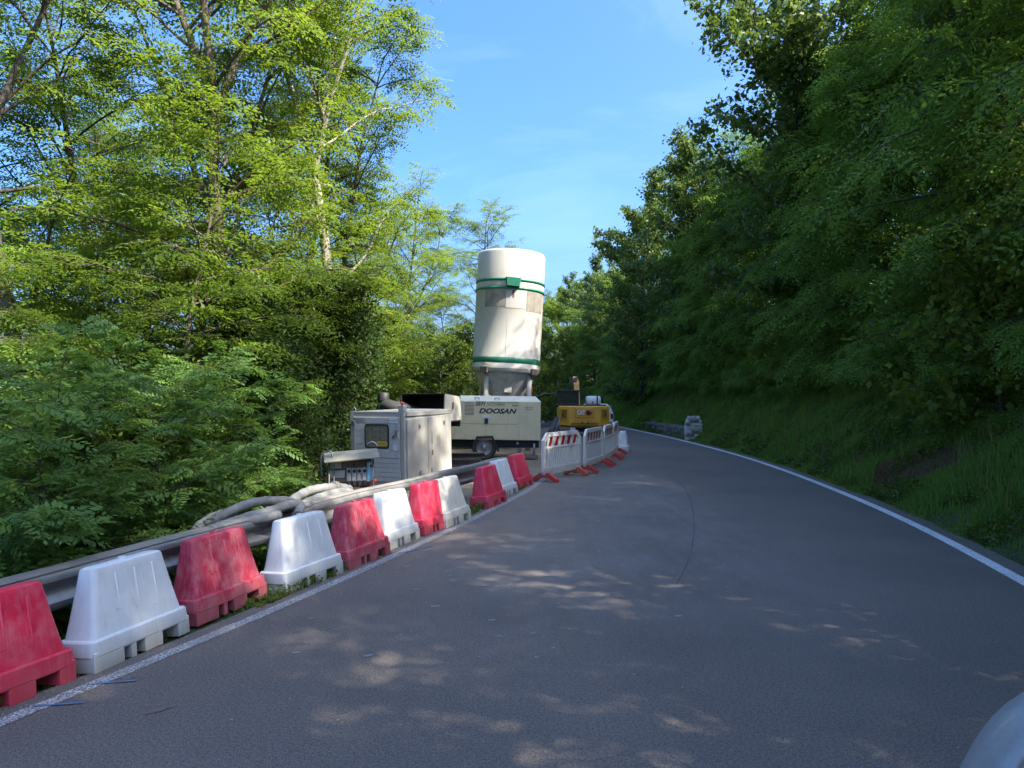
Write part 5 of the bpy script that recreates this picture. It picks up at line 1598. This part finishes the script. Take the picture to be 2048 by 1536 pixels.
# --- shaded hillside on the right: front rank, middle rank and back rank
def hill_label(kind, u, D):
    return kind
GRP = 'locust trees of the shaded hillside'
HL = 'deep green locust tree with drooping sprays in the shaded hillside wall'
ORD = ['first', 'second', 'third', 'fourth', 'fifth', 'sixth', 'seventh', 'eighth', 'ninth', 'tenth', 'eleventh', 'twelfth', 'thirteenth', 'fourteenth', 'fifteenth', 'sixteenth', 'seventeenth', 'eighteenth', 'nineteenth', 'twentieth', 'twenty-first', 'twenty-second', 'twenty-third', 'twenty-fourth', 'twenty-fifth', 'twenty-sixth', 'twenty-seventh', 'twenty-eighth', 'twenty-ninth', 'thirtieth', 'thirty-first', 'thirty-second', 'thirty-third', 'thirty-fourth', 'thirty-fifth', 'thirty-sixth', 'thirty-seventh', 'thirty-eighth']
for (rank, off, me_set, s0, y0, step) in (('front', 5.3, (HIL_B, HIL_A), 0.92, -12.0, 2.8), ('middle', 8.0, (HIL_A, HIL_B), 1.06, -13.0, 4.6)):
    y = y0; i = 0; cnt = 0
    while y < 72:
        x = float(eR(y)) + off + g0.uniform(-0.7, 0.7)
        yy = y + g0.uniform(-0.8, 0.8)
        inframe = yy > 6 and x / yy < 0.85
        if not inframe and (rank == 'back' or yy < -9 or (rank == 'middle' and i % 2)):
            i += 1; y += step; continue
        if inframe:
            lab = '%s %s from the right photo edge, %s rank of shaded hillside' % (ORD[cnt], 'broad-leaved tree' if rank == 'front' and i % 4 == 2 else 'drooping locust tree', rank); cnt += 1
        else:
            lab = 'unseen shade tree added on the hillside right of the camera, beyond the photo edge'
        mset = (OAK_B, 'leaf_oak', 1.15) if (rank == 'front' and i % 4 == 2) else (me_set[i % 2], 'leaf_hill', 1.0)
        s_k = mset[2]
        put('tree', 'broadleaf_tree' if mset[1] == 'leaf_oak' else 'locust_tree', mset[0], mset[1], 'bark_dark', x, yy, s_k * s0 * g0.uniform(0.9, 1.12) * (0.84 if rank == 'front' and yy < 9 else 1.3 if rank == 'middle' and 13 < yy < 22 else 0.62 if yy > 52 else 0.8 if yy > 44 else 1.0), lab, 'tree', GRP if inframe else 'hillside trees beyond the right photo edge', rz=g0.uniform(-0.5, 0.5))
        i += 1
        y += step
for y in (-8.0, -4.6, -0.8, 4.8):  # unseen tall trees added to throw shade on the left undergrowth
    x = float(eR(y)) + 8.3 + g0.uniform(-0.8, 0.8)
    put('tree', 'locust_tree', LOC_A, 'leaf_hill', 'bark_dark', x, y, 1.30, 'unseen shade tree added on the hillside right of the camera, beyond the photo edge', 'tree', 'hillside trees beyond the right photo edge')
# low shrubs closing the wall above the grass
y = 3.0
i = 0
while y < 56:
    x = float(eR(y)) + 3.8 + g0.uniform(-0.35, 0.5)
    put('shrub', 'locust_shrub', HIL_S, 'leaf_hill', 'bark_dark', x, y, g0.uniform(0.6, 0.95), '%s low locust shrub above the grass bank, counted from the right photo edge' % ORD[i], 'shrub', 'low locust shrubs above the grass bank', rz=g0.uniform(-0.6, 0.6))
    y += g0.uniform(1.4, 2.2); i += 1
# broad-leaved trees one can tell apart
for (x, y, me, s, lm, lab, nm, ct, gp) in (
    (10.0, 39.5, OAK_A, 0.98, 'leaf_oak', 'dark tall oak at the left end of the hillside wall', 'oak_tree', 'tree', None),
    (9.6, 50.0, OAK_A, 1.05, 'leaf_oak', 'airy sunlit oak leaning into the sky over the road bend', 'oak_tree', 'tree', None),
    (11.8, 27.5, OAK_A, 1.18, 'leaf_oak', 'tall oak with a yellow-green top above the right hillside', 'oak_tree', 'tree', None),
    (8.6, 58.0, LOC_C, 0.80, 'leaf_sun', 'bright locust glowing below the airy sunlit oak', 'locust_tree', 'tree', None),
    (8.2, 46.0, OAK_B, 1.15, 'leaf_oak', 'bushy dark tree beside the road right of the excavator', 'oak_tree', 'tree', None),
    (8.9, 12.9, HAZ, 0.95, 'leaf_hazel', 'yellow-green hazel bush with round leaves near the right photo edge', 'hazel_bush', 'bush', None),
    (9.2, 11.8, HAZ, 0.8, 'leaf_hazel', 'second yellow-green hazel bush, cut by the right photo edge', 'hazel_bush', 'bush', None),
):
    put('tree', nm, me, lm, 'bark_dark', x, y, s, lab, ct, gp)
# far trees round the bend
nf = nb_ = 0
FL = 'small hazy tree in the distance beyond the excavator'
for (u, D, me, s, lm) in ((1215, 75, OAK_A, 0.85, 'leaf_oak'), (1185, 82, OAK_B, 1.25, 'leaf_oak'), (1160, 88, OAK_A, 0.8, 'leaf_oak'), (1140, 95, OAK_A, 0.75, 'leaf_sun'), (1118, 100, OAK_A, 0.72, 'leaf_sun'), (1095, 108, LOC_C, 0.80, 'leaf_sun'), (1070, 112, OAK_A, 0.70, 'leaf_oak'), (1040, 95, OAK_B, 1.0, 'leaf_oak'), (1000, 90, OAK_B, 1.0, 'leaf_oak'),
                          (1235, 64, OAK_B, 1.2, 'leaf_oak'), (1205, 68, OAK_B, 0.9, 'leaf_oak'), (1150, 72, OAK_B, 0.75, 'leaf_oak'), (1120, 66, OAK_B, 0.6, 'leaf_sun'), (1085, 60, OAK_B, 0.62, 'leaf_sun'), (960, 70, OAK_B, 0.9, 'leaf_sun'), (900, 62, OAK_B, 0.9, 'leaf_sun'), (830, 55, OAK_B, 0.9, 'leaf_sun'), (760, 50, OAK_B, 0.9, 'leaf_sun'), (690, 46, OAK_B, 0.95, 'leaf_sun'), (600, 42, OAK_B, 0.95, 'leaf_sun'), (500, 38, OAK_B, 0.95, 'leaf_sun'), (400, 36, OAK_B, 0.9, 'leaf_sun'), (290, 34, OAK_B, 0.9, 'leaf_sun'), (180, 32, OAK_B, 0.9, 'leaf_sun'), (60, 30, OAK_B, 0.9, 'leaf_sun'), (-40, 26, OAK_B, 0.9, 'leaf_sun')):
    if u > 980:
        put('tree', 'distant_tree', me, lm, 'bark_dark', at(u, D), D, s, '%s tree from the right of the distant group round the road bend' % ORD[nf], 'tree', 'distant trees round the bend'); nf += 1
        pass
    else:
        put('tree', 'distant_bush', me, lm, 'bark_dark', at(u, D), D, s, '%s leafy tree from the silo in the low rank behind the left wood' % ORD[nb_], 'tree', 'leafy trees behind the left wood'); nb_ += 1

# --- grass on the right bank
def grass_patch(n, g, xr, yr, h, w_, dens=None):
    y = g.uniform(0, 1, n) ** 1.6 * (yr[1] - yr[0]) + yr[0]
    r = g.uniform(xr[0], xr[1], n)
    return r, y
def blades(x, y, z, h, wd, g, lean=0.45):
    n = len(x)
    a = g.uniform(0, 2 * np.pi, n)
    dx, dy = np.cos(a), np.sin(a)
    b = g.uniform(0.1, 1, n) * lean * h
    la = g.uniform(0, 2 * np.pi, n)
    V = np.empty((n, 5, 3))
    bx, by = np.cos(la) * b, np.sin(la) * b
    V[:, 0] = np.stack([x - dx * wd, y - dy * wd, z], -1)
    V[:, 1] = np.stack([x + dx * wd, y + dy * wd, z], -1)
    V[:, 2] = np.stack([x + dx * wd * .7 + bx * .4, y + dy * wd * .7 + by * .4, z + h * .6], -1)
    V[:, 3] = np.stack([x - dx * wd * .7 + bx * .4, y - dy * wd * .7 + by * .4, z + h * .6], -1)
    V[:, 4] = np.stack([x + bx, y + by, z + h * g.uniform(.8, 1, n)], -1)
    i0 = np.arange(n) * 5
    Q = np.stack([i0, i0 + 1, i0 + 2, i0 + 3], -1)
    T = np.stack([i0 + 3, i0 + 2, i0 + 4], -1)
    return V.reshape(-1, 3), Q, T
gg = np.random.default_rng(5)
n = 170000
y = gg.uniform(0, 1, n) ** 1.7 * 60 + 3.5
r = gg.uniform(0.24, 4.4, n)
x = eR(y) + r
z = hgt(x, y) - 0.01
patch = vnoise(x, y, 0.8, 8)
h = (0.10 + 0.36 * patch * patch) * gg.uniform(0.6, 1.3, n) * np.clip(0.35 + (r - 0.3) * 1.1, 0.35, 1)
wdt = 0.0035 + 0.00045 * y
dry = np.exp(-(((x - 7.75) / 0.75) ** 2 + ((y - 13.6) / 1.1) ** 2) * 1.2)
isdry = (dry * (0.5 + vnoise(x, y, 0.5, 3)) > 0.42) | (gg.random(n) < 0.015)
tint = np.clip(0.15 + 0.5 * vnoise(x, y, 1.6, 4) + gg.normal(0, 0.15, n), 0, 1)
for sel, nm, mt, lab in ((~isdry, 'bank_grass', 'grass', 'lush green grass covering the right road bank'), (isdry, 'dry_grass', 'dry_grass', 'brown dry grass patch on the right bank')):
    V, Q, T = blades(x[sel], y[sel], z[sel], h[sel] * (1 if nm == 'bank_grass' else 0.7), wdt[sel], gg)
    me = np_mesh(nm, V, quads=Q, tris=T, tint=np.concatenate([tint[sel], tint[sel]]))
    tag(link(nm, me, M[mt]), lab, 'grass', kind='stuff')
n = 1500
ty = gg.uniform(0, 1, n) ** 1.5 * 38 + 5
tr = gg.uniform(0.6, 3.6, n)
tx = eR(ty) + tr
tz = hgt(tx, ty)
tv = vnoise(tx, ty, 1.1, 61)
th = gg.uniform(0.35, 0.85, n) * (0.5 + tv)
keep = tv > 0.45
V, Q, T = blades(tx[keep], ty[keep], tz[keep], th[keep], 0.004 + 0.0003 * ty[keep], gg, 0.3)
tw_ = np.clip(gg.normal(0.5, 0.3, keep.sum()), 0, 1)
tag(link('tall_stalks', np_mesh('tall_stalks', V, quads=Q, tris=T, tint=np.concatenate([tw_, tw_])), M['dry_grass']), 'tall pale grass stalks rising from the right bank', 'grass stalks', kind='stuff')
# broad-leaved weeds among the grass and along the asphalt edge
n = 36000
y = gg.uniform(0, 1, n) ** 1.7 * 40 + 3.5
r = 0.32 + np.abs(gg.normal(0, 0.9, n))
x = eR(y) + r
keep = vnoise(x, y, 0.7, 12) > 0.42
x, y = x[keep], y[keep]
z = hgt(x, y) + gg.uniform(0.02, 0.16, len(x)) * (0.5 + vnoise(x, y, 0.5, 6))
V, Q, T = leaves(np.stack([x, y, z], -1), 0.05 + 0.0016 * y, gg, up=1.2, asp=0.33)
tag(link('bank_weeds', np_mesh('bank_weeds', V, quads=Q, tint=T), M['leaf_bramble']), 'leafy green weeds along the foot of the right bank', 'weeds', kind='stuff')

# --- bramble and ivy ground cover on the left slope, heaped by noise
n = 150000
y = gg.uniform(0, 1, n) ** 1.3 * 24 + 1.5
l = 0.75 + gg.uniform(0, 1, n) ** 1.4 * 12
x = eL(y) - 0.3 - l
inyard = (y > 9.5) & (l < padw(y) + 0.2)
x, y, l = x[~inyard], y[~inyard], l[~inyard]
heap = 0.15 + 0.9 * vnoise(x, y, 1.7, 21) * np.clip((l - 0.4) / 1.2, 0, 1) * (0.6 + 0.8 * vnoise(x, y, 5.0, 22))
z = hgt(x, y) + heap * (1 - gg.uniform(0, 1, len(x)) ** 2 * 0.9)
V, Q, T = leaves(np.stack([x, y, z], -1), 0.085, gg, up=0.9, asp=0.38, tmean=0.35)
tag(link('bramble_cover', np_mesh('bramble_cover', V, quads=Q, tint=T), M['leaf_bramble']), 'bramble and ivy ground cover on the slope behind the guard rail', 'ground cover', kind='stuff')
# grass tufts between rail and barriers, weeds at the barrier feet
n = 26000
y = gg.uniform(2.5, 15.5, n)
l = gg.uniform(0.0, 1.5, n) 
x = eL(y) - 0.24 - l
keep = (vnoise(x, y, 0.5, 31) > 0.38) & ((y < 10.6) | (l < 0.9))
x, y, l = x[keep], y[keep], l[keep]
z = hgt(x, y) - 0.01
h = (0.05 + 0.22 * vnoise(x, y, 0.6, 32)) * gg.uniform(0.5, 1.3, len(x)) * np.clip(0.3 + l * 1.3, 0.3, 1)
V, Q, T = blades(x, y, z, h, 0.0045 + 0 * x, gg)
tt_ = np.clip(gg.normal(0.4, 0.2, len(x)), 0, 1)
tag(link('verge_grass', np_mesh('verge_grass', V, quads=Q, tris=T, tint=np.concatenate([tt_, tt_])), M['grass']), 'thin grass growing between the barriers and the guard rail', 'grass', kind='stuff')
n = 9000
y = gg.uniform(3.0, 15.0, n)
l = np.abs(gg.normal(0.0, 0.12, n))
x = eL(y) - 0.14 - l
keep = vnoise(y, y * 0 + 1.5, 0.55, 41) > 0.52
x, y = x[keep], y[keep]
z = 0.005 + gg.uniform(0, 0.10, len(x)) * vnoise(y, y * 0, 0.4, 43)
V, Q, T = leaves(np.stack([x, y, z], -1), 0.035, gg, up=0.8, asp=0.33)
tag(link('foot_weeds', np_mesh('foot_weeds', V, quads=Q, tint=T), M['leaf_bramble']), 'small weeds creeping round the feet of the plastic barriers', 'weeds', kind='stuff')
# grass of the yard beyond the machines
n = 60000
y = gg.uniform(26, 60, n)
l = gg.uniform(0.1, 9, n)
x = eL(y) - 0.3 - l
z = hgt(x, y)
h = (0.15 + 0.35 * vnoise(x, y, 1.2, 51)) * gg.uniform(0.5, 1.3, n)
V, Q, T = blades(x, y, z, h, 0.02 + 0 * x, gg)
tt_ = np.clip(gg.normal(0.5, 0.2, n), 0, 1)
tag(link('far_verge_grass', np_mesh('far_verge_grass', V, quads=Q, tris=T, tint=np.concatenate([tt_, tt_])), M['grass']), 'tall grass left of the excavator', 'grass', kind='stuff')
# loose grit swept against both edges of the carriageway
n = 2600
sd_ = gg.random(n) < 0.62
y = gg.uniform(2.6, 17, n)
x = np.where(sd_, eL(y) + np.abs(gg.normal(0, 0.22, n)) - 0.2, eR(y) + 0.30 - np.abs(gg.normal(0, 0.16, n)))
s = gg.uniform(0.0025, 0.008, n)
V = np.empty((n, 4, 3))
for j, (dx, dy, dz) in enumerate(((1, 0, 0), (-0.5, 0.87, 0), (-0.5, -0.87, 0), (0, 0, 1.1))):
    V[:, j] = np.stack([x + dx * s * gg.uniform(.6, 1.3, n), y + dy * s * gg.uniform(.6, 1.3, n), 0.0045 + dz * s], -1)
i0 = np.arange(n)[:, None] * 4
T = np.concatenate([i0 + np.array([[0, 1, 3]]), i0 + np.array([[1, 2, 3]]), i0 + np.array([[2, 0, 3]])])
tag(link('road_grit', np_mesh('road_grit', V, tris=T), M['mortar']), 'loose grit lying along the road edges', 'grit', kind='stuff')
# fallen leaves on the asphalt
n = 420
y = gg.uniform(3, 14, n)
x = eL(y) + gg.uniform(0.0, 1.0, n) ** 2.6 * (eR(y) - eL(y))
V, Q, T = leaves(np.stack([x, y, np.full(n, 0.006)], -1), 0.022, gg, up=14.0, asp=0.3)
tag(link('fallen_leaves', np_mesh('fallen_leaves', V, quads=Q, tint=T), M['dead_leaf']), 'scattered dry leaves lying on the asphalt', 'leaves', kind='stuff')
